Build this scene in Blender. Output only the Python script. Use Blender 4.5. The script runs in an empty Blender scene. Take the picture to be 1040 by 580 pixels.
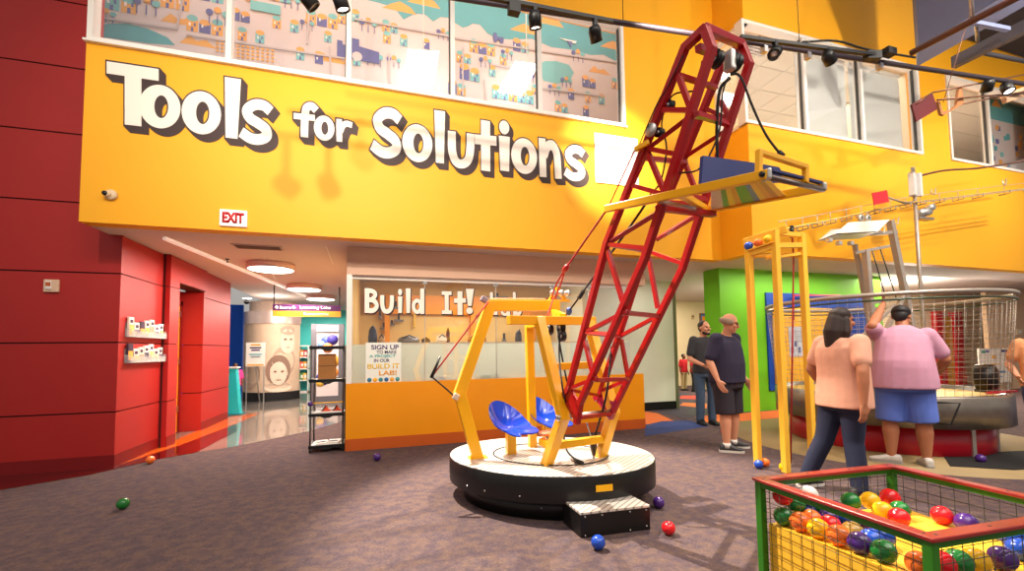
import bpy, bmesh, math, random
from mathutils import Vector, Matrix, Euler
random.seed(7)
SC = bpy.context.scene
COL = SC.collection
PI = math.pi
# ------------------------------------------------------------------ camera model (for laying things out on real planes)
F, YAW, PIT, ROL, SH, H = 434.0, 0.3009, 0.05482, 0.01300, 40.96, 1.33
_cy, _sy, _cp, _sp, _cr, _sr = math.cos(YAW), math.sin(YAW), math.cos(PIT), math.sin(PIT), math.cos(ROL), math.sin(ROL)
FW = Vector((_sy*_cp, _cy*_cp, _sp)); RT0 = Vector((_cy, -_sy, 0)); DN0 = -RT0.cross(FW)
RT = _cr*RT0 + _sr*DN0; DN = -_sr*RT0 + _cr*DN0
EYE = Vector((0, 0, H))
def ray(x, y): return RT*((x-520)/F) + DN*((y-290-SH)/F) + FW
def gz(x, y, z=0.0):
    d = ray(x, y); return EYE + d*((z-H)/d.z)
def gy(x, y, Y):
    d = ray(x, y); return EYE + d*(Y/d.y)
def gx(x, y, X):
    d = ray(x, y); return EYE + d*(X/d.x)
def gp(x, y, p, n):
    d = ray(x, y); return EYE + d*((Vector(p)-EYE).dot(n)/d.dot(n))
def pxof(p):
    d = Vector(p)-EYE; return 520+F*d.dot(RT)/d.dot(FW), 290+SH+F*d.dot(DN)/d.dot(FW)
def V(*a): return Vector(a)

cam = bpy.data.cameras.new('camera'); camo = bpy.data.objects.new('camera', cam); COL.objects.link(camo)
Rm = Matrix((RT, -DN, -FW)).transposed()
camo.matrix_world = Matrix.Translation(EYE) @ Rm.to_4x4()
cam.sensor_width = 36; cam.lens = 36*F/1040; cam.shift_y = SH/1040; cam.clip_start = 0.02
SC.camera = camo

# ------------------------------------------------------------------ materials
def lin(c):
    r = []
    for v in c:
        v = v/255.0
        r.append(v/12.92 if v <= .04045 else ((v+.055)/1.055)**2.4)
    return (r[0], r[1], r[2], 1)
MATS = {}
def mat(name, rgb, rough=.5, metal=0, var=.06, scale=6, bump=0, spec=.5, trans=0, emit=0, coat=0, alpha=1, ior=1.45, detail=3):
    if name in MATS: return MATS[name]
    m = bpy.data.materials.new(name); m.use_nodes = True
    nt = m.node_tree; b = nt.nodes['Principled BSDF']
    c = lin(rgb)
    b.inputs['Roughness'].default_value = rough; b.inputs['Metallic'].default_value = metal
    b.inputs['Specular IOR Level'].default_value = spec
    b.inputs['Transmission Weight'].default_value = trans; b.inputs['IOR'].default_value = ior
    b.inputs['Coat Weight'].default_value = coat; b.inputs['Alpha'].default_value = alpha
    b.inputs['Base Color'].default_value = c
    if var or bump:
        tc = nt.nodes.new('ShaderNodeTexCoord'); n = nt.nodes.new('ShaderNodeTexNoise')
        n.inputs['Scale'].default_value = scale; n.inputs['Detail'].default_value = detail
        nt.links.new(tc.outputs['Object'], n.inputs['Vector'])
        if var:
            mx = nt.nodes.new('ShaderNodeMix'); mx.data_type = 'RGBA'
            mx.inputs['A'].default_value = tuple(v*(1-var) for v in c[:3])+(1,)
            mx.inputs['B'].default_value = tuple(min(1, v*(1+var)) for v in c[:3])+(1,)
            nt.links.new(n.outputs['Fac'], mx.inputs['Factor']); nt.links.new(mx.outputs['Result'], b.inputs['Base Color'])
        if bump:
            bp = nt.nodes.new('ShaderNodeBump'); bp.inputs['Strength'].default_value = bump; bp.inputs['Distance'].default_value = .01
            nt.links.new(n.outputs['Fac'], bp.inputs['Height']); nt.links.new(bp.outputs['Normal'], b.inputs['Normal'])
    if emit:
        b.inputs['Emission Color'].default_value = c; b.inputs['Emission Strength'].default_value = emit
    MATS[name] = m; return m

def glass_mat(name, rgb, rough, mixfac, refl=.06):
    """thin architectural pane: mostly see-through with a soft reflection; mixfac = share of diffuse body (frosting)"""
    m = bpy.data.materials.new(name); m.use_nodes = True; nt = m.node_tree; nt.nodes.clear()
    out = nt.nodes.new('ShaderNodeOutputMaterial'); tr = nt.nodes.new('ShaderNodeBsdfTransparent'); gl = nt.nodes.new('ShaderNodeBsdfGlossy')
    gl.inputs['Roughness'].default_value = rough; gl.inputs['Color'].default_value = (1, 1, 1, 1)
    lw = nt.nodes.new('ShaderNodeLayerWeight'); lw.inputs['Blend'].default_value = .25
    mt = nt.nodes.new('ShaderNodeMath'); mt.operation = 'MULTIPLY_ADD'; mt.inputs[1].default_value = .35; mt.inputs[2].default_value = refl
    nt.links.new(lw.outputs['Facing'], mt.inputs[0])
    s = nt.nodes.new('ShaderNodeMixShader'); nt.links.new(mt.outputs[0], s.inputs[0]); nt.links.new(tr.outputs[0], s.inputs[1]); nt.links.new(gl.outputs[0], s.inputs[2])
    last = s
    if mixfac:
        d = nt.nodes.new('ShaderNodeBsdfDiffuse'); d.inputs['Color'].default_value = lin(rgb)
        t2 = nt.nodes.new('ShaderNodeBsdfTranslucent'); t2.inputs['Color'].default_value = lin(rgb)
        a = nt.nodes.new('ShaderNodeMixShader'); a.inputs[0].default_value = .5
        nt.links.new(d.outputs[0], a.inputs[1]); nt.links.new(t2.outputs[0], a.inputs[2])
        s2 = nt.nodes.new('ShaderNodeMixShader'); s2.inputs[0].default_value = mixfac
        nt.links.new(s.outputs[0], s2.inputs[1]); nt.links.new(a.outputs[0], s2.inputs[2]); last = s2
    nt.links.new(last.outputs[0], out.inputs['Surface']); MATS[name] = m; return m

# ------------------------------------------------------------------ mesh builder
ORG = {}          # object name -> world origin
class MB:
    def __init__(s): s.v = []; s.f = []; s.m = []; s.sm = []
    def add(s, vs, fs, mi=0, smooth=False):
        o = len(s.v); s.v += [Vector(v) for v in vs]
        for f in fs: s.f.append([i+o for i in f]); s.m.append(mi); s.sm.append(smooth)
        return s
    def box(s, lo, hi, mi=0):
        x0, y0, z0 = lo; x1, y1, z1 = hi
        return s.add([(x0,y0,z0),(x1,y0,z0),(x1,y1,z0),(x0,y1,z0),(x0,y0,z1),(x1,y0,z1),(x1,y1,z1),(x0,y1,z1)],
              [(0,3,2,1),(4,5,6,7),(0,1,5,4),(1,2,6,5),(2,3,7,6),(3,0,4,7)], mi)
    def obox(s, c, sx, sy, sz, rot=None, mi=0):
        R = Euler(rot).to_matrix() if rot and len(rot) == 3 and not isinstance(rot, Matrix) else (rot or Matrix.Identity(3))
        c = Vector(c); vs = []
        for dz in (-1, 1):
            for dx, dy in ((-1,-1),(1,-1),(1,1),(-1,1)): vs.append(c + R @ Vector((dx*sx/2, dy*sy/2, dz*sz/2)))
        return s.add(vs, [(0,3,2,1),(4,5,6,7),(0,1,5,4),(1,2,6,5),(2,3,7,6),(3,0,4,7)], mi)
    def bar(s, a, b, w, h=None, up=(0,0,1), ext=0, mi=0):
        a = Vector(a); b = Vector(b); h = h or w; d = (b-a).normalized(); a = a - d*ext; b = b + d*ext
        u = Vector(up)
        if abs(d.dot(u)) > .97: u = Vector((0,1,0))
        x = d.cross(u).normalized(); y = x.cross(d).normalized()
        q = [x*(i*w/2)+y*(j*h/2) for i, j in ((-1,-1),(1,-1),(1,1),(-1,1))]
        return s.add([a+k for k in q]+[b+k for k in q], [(0,1,2,3),(7,6,5,4),(0,4,5,1),(1,5,6,2),(2,6,7,3),(3,7,4,0)], mi)
    def tube(s, pts, r, n=8, mi=0, closed=False, smooth=True):
        pts = [Vector(p) for p in pts]; N = len(pts)
        rs = r if isinstance(r, (list, tuple)) else [r]*N
        vs = []; pu = None
        for i, p in enumerate(pts):
            if closed: d = pts[(i+1) % N]-pts[i-1]
            else: d = pts[min(i+1, N-1)]-pts[max(i-1, 0)]
            d.normalize()
            if pu is None:
                pu = Vector((0,0,1)) if abs(d.z) < .9 else Vector((1,0,0))
            x = d.cross(pu)
            if x.length < 1e-4: x = d.cross(Vector((1,.3,.2)))
            x.normalize(); y = x.cross(d).normalized(); pu = y
            for k in range(n):
                a = 2*PI*k/n; vs.append(p + x*(math.cos(a)*rs[i]) + y*(math.sin(a)*rs[i]))
        fs = []
        for i in range(N if closed else N-1):
            j = (i+1) % N
            for k in range(n):
                l = (k+1) % n; fs.append((i*n+k, i*n+l, j*n+l, j*n+k))
        s.add(vs, fs, mi, smooth)
        if not closed:
            o = len(s.v)-N*n
            s.f.append([o+k for k in range(n)][::-1]); s.m.append(mi); s.sm.append(False)
            s.f.append([o+(N-1)*n+k for k in range(n)]); s.m.append(mi); s.sm.append(False)
        return s
    def lathe(s, prof, c=(0,0,0), n=48, mi=0, smooth=True, axis=None):
        c = Vector(c); vs = []; R = Vector((0,0,1)).rotation_difference(Vector(axis)).to_matrix() if axis is not None else Matrix.Identity(3)
        for r, z in prof:
            for k in range(n):
                a = 2*PI*k/n; vs.append(c + R @ Vector((max(r, 1e-5)*math.cos(a), max(r, 1e-5)*math.sin(a), z)))
        fs = []
        for i in range(len(prof)-1):
            for k in range(n):
                l = (k+1) % n; fs.append((i*n+k, i*n+l, (i+1)*n+l, (i+1)*n+k))
        return s.add(vs, fs, mi, smooth)
    def sphere(s, c, r, n=20, m=12, mi=0, sc=(1,1,1), R=None):
        c = Vector(c); vs = []; fs = []; R = R or Matrix.Identity(3)
        for i in range(m+1):
            t = PI*i/m
            for k in range(n):
                a = 2*PI*k/n; q = Vector((math.sin(t)*math.cos(a)*sc[0], math.sin(t)*math.sin(a)*sc[1], math.cos(t)*sc[2]))*r
                vs.append(c + R @ q)
        for i in range(m):
            for k in range(n):
                l = (k+1) % n; fs.append((i*n+k, (i+1)*n+k, (i+1)*n+l, i*n+l))
        return s.add(vs, fs, mi, True)
    def prism(s, poly, d, mi=0):
        """poly: planar 3-D outline; d: extrusion vector"""
        poly = [Vector(p) for p in poly]; n = len(poly); d = Vector(d)
        s.add(poly+[p+d for p in poly], [list(range(n))[::-1], [n+i for i in range(n)]]+[(i, (i+1) % n, n+(i+1) % n, n+i) for i in range(n)], mi)
        return s
    def loft(s, rings, mi=0, caps=True, smooth=True):
        n = len(rings[0]); vs = [p for r in rings for p in r]; fs = []
        for i in range(len(rings)-1):
            for k in range(n):
                l = (k+1) % n; fs.append((i*n+k, i*n+l, (i+1)*n+l, (i+1)*n+k))
        if caps: fs.append(list(range(n))[::-1]); fs.append([(len(rings)-1)*n+k for k in range(n)])
        return s.add(vs, fs, mi, smooth)
    def xf(s, fn):
        s.v = [fn(v) for v in s.v]; return s
    def mesh(s, name, off):
        me = bpy.data.meshes.new(name)
        me.from_pydata([v-off for v in s.v], [], s.f)
        me.polygons.foreach_set('material_index', s.m); me.polygons.foreach_set('use_smooth', s.sm)
        bm = bmesh.new(); bm.from_mesh(me); bmesh.ops.recalc_face_normals(bm, faces=bm.faces); bm.to_mesh(me); bm.free()
        me.update(); return me
    def build(s, name, mats, parent=None, bevel=0, seg=2, base=True):
        xs = [v.x for v in s.v]; ys = [v.y for v in s.v]; zs = [v.z for v in s.v]
        c = Vector(((min(xs)+max(xs))/2, (min(ys)+max(ys))/2, min(zs) if base else (min(zs)+max(zs))/2))
        me = s.mesh(name, c)
        for m in (mats if isinstance(mats, (list, tuple)) else [mats]): me.materials.append(m)
        o = bpy.data.objects.new(name, me); COL.objects.link(o); ORG[o] = c
        if parent is not None: o.parent = parent; o.location = c-ORG[parent]
        else: o.location = c
        if bevel:
            b = o.modifiers.new('bevel', 'BEVEL'); b.width = bevel; b.segments = seg; b.limit_method = 'ANGLE'; b.angle_limit = .6
        return o
def tag(o, label=None, cat=None, group=None, kind=None):
    if label: o['label'] = label
    if cat: o['category'] = cat
    if group: o['group'] = group
    if kind: o['kind'] = kind
    return o
def thing(name, label, cat, loc, group=None):
    o = bpy.data.objects.new(name, None); COL.objects.link(o); o.location = loc; ORG[o] = Vector(loc); o.empty_display_size = .1
    return tag(o, label, cat, group)
def struct(mb, name, mats, parent=None, bevel=0):
    o = mb.build(name, mats, parent, bevel)
    if parent is None: o['kind'] = 'structure'
    return o
def remesh(mb, voxel, smooth=4, fac=.5):
    me = mb.mesh('tmp', Vector((0,0,0))); o = bpy.data.objects.new('tmp', me); COL.objects.link(o)
    r = o.modifiers.new('r', 'REMESH'); r.mode = 'VOXEL'; r.voxel_size = voxel; r.use_smooth_shade = True
    if smooth:
        k = o.modifiers.new('s', 'SMOOTH'); k.iterations = smooth; k.factor = fac
    dg = bpy.context.evaluated_depsgraph_get(); dg.update()
    nm = bpy.data.meshes.new_from_object(o.evaluated_get(dg))
    bpy.data.objects.remove(o); bpy.data.meshes.remove(me)
    for p in nm.polygons: p.use_smooth = True
    nm.materials.clear()
    return nm
def text_mesh(body, size, bold=0.0, ext=.002):
    cu = bpy.data.curves.new('t', 'FONT'); cu.body = body; cu.size = size; cu.align_x = 'CENTER'; cu.align_y = 'CENTER'; cu.offset = bold; cu.extrude = ext
    o = bpy.data.objects.new('t', cu); COL.objects.link(o)
    dg = bpy.context.evaluated_depsgraph_get(); dg.update()
    me = bpy.data.meshes.new_from_object(o.evaluated_get(dg)); bpy.data.objects.remove(o); bpy.data.curves.remove(cu)
    me.materials.clear(); return me
def text(name, body, center, X, Y, width, height, m, parent, bold=0.0, ext=.002, label=None):
    """lettering: X = reading direction, Y = up; fitted to width x height"""
    me = text_mesh(body, 1, bold, 0)
    xs = [v.co.x for v in me.vertices]; ys = [v.co.y for v in me.vertices]
    w = max(xs)-min(xs); h = max(ys)-min(ys); cx = (max(xs)+min(xs))/2; cyy = (max(ys)+min(ys))/2
    X = Vector(X); Y = Vector(Y); N = X.cross(Y)
    bm = bmesh.new(); bm.from_mesh(me)
    r = bmesh.ops.extrude_face_region(bm, geom=bm.faces[:])
    top = [g for g in r['geom'] if isinstance(g, bmesh.types.BMVert)]
    tops = set(top)
    for v in bm.verts:
        p = X*((v.co.x-cx)/w*width) + Y*((v.co.y-cyy)/h*height)
        v.co = p + (N*ext if v in tops else Vector((0,0,0)))
    bmesh.ops.recalc_face_normals(bm, faces=bm.faces)
    bm.to_mesh(me); bm.free(); me.materials.append(m)
    o = bpy.data.objects.new(name, me); COL.objects.link(o); c = Vector(center); ORG[o] = c
    if parent is not None: o.parent = parent; o.location = c-ORG[parent]
    else: o.location = c
    if label: o['label'] = label
    return o
def catmull(pts, n=8, closed=False):
    pts = [Vector(p) for p in pts]; out = []; N = len(pts)
    for i in range(N if closed else N-1):
        p0 = pts[i-1] if (closed or i > 0) else pts[0]*2-pts[1]
        p1 = pts[i]; p2 = pts[(i+1) % N]; p3 = pts[(i+2) % N] if (closed or i+2 < N) else pts[-1]*2-pts[-2]
        for k in range(n):
            t = k/n; out.append(.5*((2*p1)+(-p0+p2)*t+(2*p0-5*p1+4*p2-p3)*t*t+(-p0+3*p1-3*p2+p3)*t**3))
    if not closed: out.append(pts[-1])
    return out
# ------------------------------------------------------------------ palette
M_yel = mat('yellow_wall_paint', (252,176,22), .55, var=.03, scale=2)
M_red = mat('red_panel_paint', (172,32,28), .5, var=.05, scale=3)
M_dred = mat('dark_red_base', (125,12,14), .45)
M_groove = mat('groove_dark', (70,8,8), .8)
M_white = mat('white_trim', (235,228,220), .45, var=.02)
M_ceil = mat('ceiling_tile', (214,196,188), .85, var=.04, scale=30)
M_beam = mat('beige_beam_paint', (214,176,150), .7, var=.02)
M_orange = mat('orange_counter_paint', (240,150,12), .35, var=.04, scale=3)
M_terra = mat('terracotta_base', (196,88,28), .45)
M_black = mat('black_paint', (18,17,18), .4)
M_blackm = mat('black_matte', (26,24,26), .7)
M_green = mat('green_wall_paint', (112,192,16), .55, var=.03)
M_cream = mat('cream_wall', (226,200,164), .7, var=.03)
M_pale = mat('pale_wall', (222,226,206), .6, var=.03)
M_steel = mat('brushed_steel', (190,188,186), .3, 1, var=.1, scale=12)
M_alu = mat('satin_aluminium', (205,202,198), .38, .8)
M_glass = glass_mat('clear_glass', (255,255,255), .02, 0)
M_frost = glass_mat('frosted_glass', (228,238,228), .35, .62)

def carpet():
    m = bpy.data.materials.new('carpet'); m.use_nodes = True; nt = m.node_tree; b = nt.nodes['Principled BSDF']; b.inputs['Roughness'].default_value = .95
    b.inputs['Specular IOR Level'].default_value = .15
    tc = nt.nodes.new('ShaderNodeTexCoord')
    n1 = nt.nodes.new('ShaderNodeTexNoise'); n1.inputs['Scale'].default_value = 60; n1.inputs['Detail'].default_value = 6; n1.inputs['Roughness'].default_value = .8
    mp = nt.nodes.new('ShaderNodeMapping'); mp.inputs['Scale'].default_value = (5, 6, 1)
    n2 = nt.nodes.new('ShaderNodeTexNoise'); n2.inputs['Scale'].default_value = 2.6; n2.inputs['Detail'].default_value = 4
    nt.links.new(tc.outputs['Object'], n1.inputs['Vector']); nt.links.new(tc.outputs['Object'], mp.inputs['Vector']); nt.links.new(mp.outputs[0], n2.inputs['Vector'])
    r2 = nt.nodes.new('ShaderNodeValToRGB'); e = r2.color_ramp.elements
    e[0].position = .36; e[0].color = lin((84,70,76)); e[1].position = .62; e[1].color = lin((104,84,78))
    k = e.new(.5); k.color = lin((93,76,77))
    nt.links.new(n2.outputs['Fac'], r2.inputs[0])
    r1 = nt.nodes.new('ShaderNodeValToRGB'); r1.color_ramp.elements[0].position = .3; r1.color_ramp.elements[0].color = (.55,.55,.55,1); r1.color_ramp.elements[1].position = .75; r1.color_ramp.elements[1].color = (1.3,1.3,1.3,1)
    nt.links.new(n1.outputs['Fac'], r1.inputs[0])
    mx = nt.nodes.new('ShaderNodeMix'); mx.data_type = 'RGBA'; mx.blend_type = 'MULTIPLY'; mx.inputs['Factor'].default_value = 1
    nt.links.new(r2.outputs[0], mx.inputs['A']); nt.links.new(r1.outputs[0], mx.inputs['B']); nt.links.new(mx.outputs['Result'], b.inputs['Base Color'])
    bp = nt.nodes.new('ShaderNodeBump'); bp.inputs['Strength'].default_value = .5; bp.inputs['Distance'].default_value = .006
    nt.links.new(n1.outputs['Fac'], bp.inputs['Height']); nt.links.new(bp.outputs['Normal'], b.inputs['Normal'])
    return m
M_carpet = carpet()

YB, YR, CZ, XL, XP = 5.724, 5.09, 2.77, -3.11, 5.47       # yellow wall, right yellow wall, soffit height, left end, projecting corner
YRED, XC = 6.27, -2.98
WT = 6.43; WS = 4.85
YS = 6.18                                                  # storefront plane
# ------------------------------------------------------------------ floor
struct(MB().box((-12,-5,-.12), (24,24,0)), 'floor', M_carpet)
edge = [gz(*p) for p in ((-60,509),(0,498),(90,482.8),(159,467),(199,460),(240,453.4),(290,443),(312,438.5))]
edge.append(V(-.46, 9.2, 0))
poly = edge + [V(-.46,19.9,0), V(-9,19.9,0), V(-9,edge[0].y,0)]
M_poly = mat('polished_concrete', (122,114,106), .1, var=.3, scale=1.6, coat=.4)
struct(MB().prism(poly, (0,0,.004)), 'floor', M_poly)
M_fred = mat('polished_dark_red_floor', (86,14,12), .12, coat=.4)
M_for = mat('polished_orange_floor', (214,96,28), .14, coat=.4)
e1 = gz(199,460)
struct(MB().prism([edge[1], edge[2], edge[3], edge[4], V(-2.3,8.4,0), V(-2.55,9.2,0), V(-2.98,9.2,0), V(-2.98,6.27,0), V(-9,6.27,0), V(-9,edge[1].y,0)], (0,0,.006)), 'floor', M_fred)
struct(MB().prism([V(-2.98,6.4,0), V(-2.76,7.4,0), V(-2.58,9.0,0), V(-2.5,10.6,0), V(-2.98,10.6,0)], (0,0,.008)), 'floor', M_for)
# coloured carpet tiles in the passage on the right
tiles = [((652,414),(690,424),(722,427),(760,421),(770,416),(735,405),(690,398),(655,405), (60,54,62)),
         ((655,431),(694,432),(668,420),(655,418), (210,104,40)), ((655,443),(720,433),(700,427),(672,428),(655,432), (42,58,110)),
         ((694,421),(722,424),(726,417),(705,414), (60,62,58)), ((690,412),(718,415),(718,410),(694,409), (205,110,48)), ((690,405),(716,406),(716,402),(692,402), (190,62,40)),
         ((752,428),(800,424),(800,416),(742,421), (206,98,36)), ((720,430),(750,426),(735,420),(706,424), (206,104,44))]
for i, t in enumerate(tiles):
    struct(MB().prism([gz(*p) for p in t[:-1]], (0,0,.002+.0006*i)), 'floor', mat('carpet_tile_%d' % i, t[-1], .95, var=.25, scale=40))
# round yellow floor around the ball machine
MC = V(6.83, 4.33, 0)
struct(MB().lathe([(0,.003),(1.95,.003),(1.95,0)], MC, 72), 'floor', mat('tan_floor_disc', (150,126,84), .6, var=.12, scale=4))

# ------------------------------------------------------------------ red panelled walls
RG = [gy(60, y, YRED).z for y in (421,348.2,276,204.5,134.5,67)]
RG = RG + [RG[-1]+(RG[-1]-RG[-2])]
def panel_rows(z0, ztop):
    zs = [z0]+[z for z in RG if z < ztop-.1]+[ztop]
    return list(zip(zs[:-1], zs[1:]))
w = MB().box((-10, YRED+.015, 0), (XC-.02, YRED+.3, CZ), 1).box((-10, YRED+.015, CZ), (-3.32, YRED+.1, 8), 1)
for a, b in panel_rows(0, 8): w.box((-10, YRED, a+.009), (XC if a < CZ-.3 else -3.30, YRED+.05, b-.009))
w.box((-3.36, YRED, WS-.2), (-3.30, YRED+.11, 8))
struct(w, 'wall_left', [M_red, M_groove])
struct(MB().box((-10, YRED-.006, 0), (XC+.006, YRED, .15)), 'baseboard_left', M_dred)
w = MB()
def cor(x, y0, y1, z0, z1, d=.05):
    w.box((x-.28, y0+.002, z0), (x-.015, y1-.002, z1), 1)
    for a, b in panel_rows(z0, z1) if z0 == 0 else [(z0, z1)]: w.box((x-.06, y0, a+.007), (x, y1, b-.007))
cor(XC, YRED+.05, 7.32, 0, CZ)
cor(-2.89, 7.32, 7.62, 0, CZ)
cor(-2.93, 8.68, 10.06, 0, CZ)
cor(-2.89, 7.62, 8.68, 2.4, CZ)
for a, b in panel_rows(0, 2.4): w.box((-3.46, 8.672, a+.007), (-2.928, 8.70, b-.007))
w.box((-3.6, 7.5, 0), (-3.285, 8.8, 2.4))
w.box((-3.46, 7.36, 0), (-2.95, 7.45, 2.4))
struct(w, 'wall_corridor', [M_red, M_groove])
b = MB()
b.box((XC, YRED+.0, 0), (XC+.006, 7.315, .15)); b.box((-2.89, 7.325, 0), (-2.884, 7.61, .15)); b.box((-2.93, 8.685, 0), (-2.924, 10.05, .15)); b.box((-3.35, 8.674, 0), (-2.94, 8.68, .15))
struct(b, 'baseboard_corridor', M_dred)
# yellow door in its recess
dr = struct(MB().box((-3.284,7.66,.012), (-3.245,8.60,2.14)), 'door_1', mat('yellow_door', (222,150,16), .4), bevel=.004)
for z in (.35, 1.15, 1.95): MB().box((-3.245, 8.55, z), (-3.225, 8.60, z+.1)).build('hinge', M_steel, dr)
MB().bar((-3.235,7.72,1.02), (-3.235,7.85,1.02), .02).build('door_handle', M_steel, dr)
struct(MB().box((-3.284,8.605,0), (-3.235,8.675,2.22)).box((-3.284,7.62,2.15), (-3.235,8.675,2.22)), 'trim_1', M_dred)

# ------------------------------------------------------------------ yellow walls

w = MB()
w.box((XL, YB, CZ), (XP, YB+.18, WS-.03)).box((3.69, YB, WS-.03), (XP, YB+.18, 8)).box((XL, YB, WT+.03), (3.69, YB+.18, 8))
struct(w, 'wall_back', M_yel)
w = MB()
w.box((XP, YR, CZ), (18, YR+.18, WS-.03)).box((XP, YR, WT+.05), (18, YR+.18, 8)).box((9.53, YR, WS-.03), (10.33, YR+.18, WT+.05)).box((13.6, YR, WS-.03), (18, YR+.18, WT+.05))
w.box((XP, YR+.18, CZ), (XP+.18, YB, WS-.03)).box((XP, YR+.18, WT+.05), (XP+.18, YB+.18, 8))
struct(w, 'wall_right', M_yel)
# soffit / ceilings
c = MB().box((XL+.002, YB+.004, CZ+.001), (XP+.001, 20, CZ+.08)); struct(c, 'ceiling', M_ceil)
c = MB().box((XP+.002, YR+.004, CZ+.001), (18, YB+.3, CZ+.08)).box((XP, YB+.2, CZ+.15), (24, 20, CZ+.25)); struct(c, 'ceiling', M_ceil)
# cove strip along the corridor ceiling
struct(MB().prism([gz(165,241,CZ), gz(168.5,240.4,CZ), gz(312,299.6,CZ), gz(309.5,300.6,CZ)], (0,0,-.03)), 'trim_2', mat('cove_white', (255,240,225), .5, emit=.35))
for a, b in (((331,250),(338,268)), ((268,262),(282,288))):
    struct(MB().bar(gz(*a,CZ)-V(0,0,.002), gz(*b,CZ)-V(0,0,.002), .012, .004), 'trim_3', M_white)

# ------------------------------------------------------------------ upper windows
def window(name, x0, x1, z0, z1, Y, muls, parent=None, fr=.05):
    f = MB()
    for (a, b2) in (((x0-fr, z0-fr), (x1+fr, z0)), ((x0-fr, z1), (x1+fr, z1+fr)), ((x0-fr, z0), (x0, z1)), ((x1, z0), (x1+fr, z1))):
        f.box((a[0], Y-.025, a[1]), (b2[0], Y+.12, b2[1]))
    for m in muls: f.box((m-.03, Y-.01, z0), (m+.03, Y+.1, z1))
    o = struct(f, name, M_white)
    dk = MB()
    for m in list(muls)+[x1]: dk.box((m-.045 if m != x1 else x1-.025, Y+.03, z0), (m-.031 if m != x1 else x1-.008, Y+.07, z1))
    dk.build('gasket', mat('gasket_grey', (70,66,62), .6), o)
    xs = [x0]+list(muls)+[x1]
    for a, b2 in zip(xs[:-1], xs[1:]): MB().box((a+.03, Y+.05, z0), (b2-.03, Y+.058, z1)).build('pane', M_glass, o)
    return o
window('window_1', XL+.06, 3.64, WS, WT, YB, [gy(x, y, YB).x for x, y in ((232,48),(354,77),(460,96),(549,112))])
window('window_2', XP-.01, 9.48, WS, WT, YR, [gy(x, y, YR).x for x, y in ((820,130),(878,141))])
window('window_3', 10.38, 13.55, WS, WT, YR, [gy(1008,167,YR).x])
# corner glazing on the return face of the projecting wall
f = MB().box((XP-.02,YR,WS-.05),(XP+.1,YB,WS)).box((XP-.02,YR,WT),(XP+.1,YB,WT+.05)).box((XP-.02,YB-.05,WS),(XP+.1,YB,WT))
o = struct(f, 'window_4', M_white); MB().box((XP+.03,YR+.03,WS),(XP+.038,YB-.05,WT)).build('pane', M_glass, o)
# sill line under the left window
struct(MB().box((XL-.01, YB-.05, WS-.07), (3.70, YB, WS-.045)), 'trim_4', M_white)

# ------------------------------------------------------------------ passage with the mural behind window 1
YM = 7.3
M_mur = [mat('mural_ground', (216,204,204), .7, var=.02), mat('mural_teal', (92,170,180), .7), mat('mural_orange', (236,172,80), .7), mat('mural_blue', (96,98,160), .7),
         mat('mural_aqua', (122,192,196), .7), mat('mural_road', (198,186,186), .7), mat('mural_white', (246,240,236), .7)]
mu = MB(); mu.box((-5.2, YM, WS-.6), (6.2, YM+.1, 8.2), 0)
LAY = [0]
def flat(pts, mi):
    LAY[0] += 1; d = .002+.00004*LAY[0]
    mu.prism([V(p[0], YM-d, p[1]) for p in pts], (0, d*.5, 0), mi)
def pp(x, y): p = gy(x, y, YM); return (p.x, p.z)
def rectm(x, y, w2, h2, mi): flat([(x-w2/2,y),(x+w2/2,y),(x+w2/2,y+h2),(x-w2/2,y+h2)], mi)
def disc(x, y, r, mi, n=14, sy=1): flat([(x+r*math.cos(2*PI*k/n), y+r*sy*math.sin(2*PI*k/n)) for k in range(n)], mi)
# sky with mountain edge
rng = random.Random(3)
sky = [pp(372,-20), pp(395,12)]
mx = [(372,0),(395,6),(410,20),(425,14),(440,22),(455,18),(470,28),(480,24),(495,34),(505,40),(520,40),(560,48),(600,56),(625,62),(640,58)]
top = [pp(x, y) for x, y in mx]
jag = []
for (a, b2) in zip(top[:-1], top[1:]):
    jag.append(a); jag.append(((a[0]+b2[0])/2, (a[1]+b2[1])/2 + rng.uniform(-.02,.09)))
flat(jag+[(6.1, top[-1][1]), (6.1, 8.1), (top[0][0], 8.1)], 1)
flat([pp(95,28),pp(110,24),pp(130,24),pp(150,29),pp(170,38),pp(178,46),pp(150,44),pp(95,36)], 1)
flat([pp(x,y) for x,y in ((545,68),(553,62),(565,62),(578,66),(583,74),(578,83),(565,85),(552,82))], 4)
for x, y in ((405,8),(430,2),(532,30),(558,22),(622,47)):
    a = pp(x, y); flat([(a[0]-.28,a[1]-.06),(a[0]+.3,a[1]-.06),(a[0]+.2,a[1]+.05),(a[0]+.02,a[1]+.12),(a[0]-.12,a[1]+.05)], 2)
for x, y in ((181,21),(200,43),(335,60),(608,72)):
    a = pp(x, y); flat([(a[0]-.22,a[1]-.05),(a[0]+.26,a[1]-.05),(a[0]+.12,a[1]+.06),(a[0],a[1]+.02),(a[0]-.1,a[1]+.09)], 2)
def house(x, y, s=1, cols=(2,4), dome=True):
    a = pp(x, y)
    for i, c2 in enumerate(cols):
        xx = a[0]+(i-(len(cols)-1)/2)*.2*s; hh = (.2+.05*((i+1) % 2))*s
        rectm(xx, a[1], .18*s, hh, c2)
        if dome: disc(xx, a[1]+hh, .09*s, 2 if c2 != 2 else 4, 12, .7)
        rectm(xx-.04*s, a[1]+.1*s, .03*s, .06*s, 6); rectm(xx+.04*s, a[1]+.1*s, .03*s, .06*s, 3); rectm(xx, a[1], .04*s, .08*s, 3)
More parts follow.
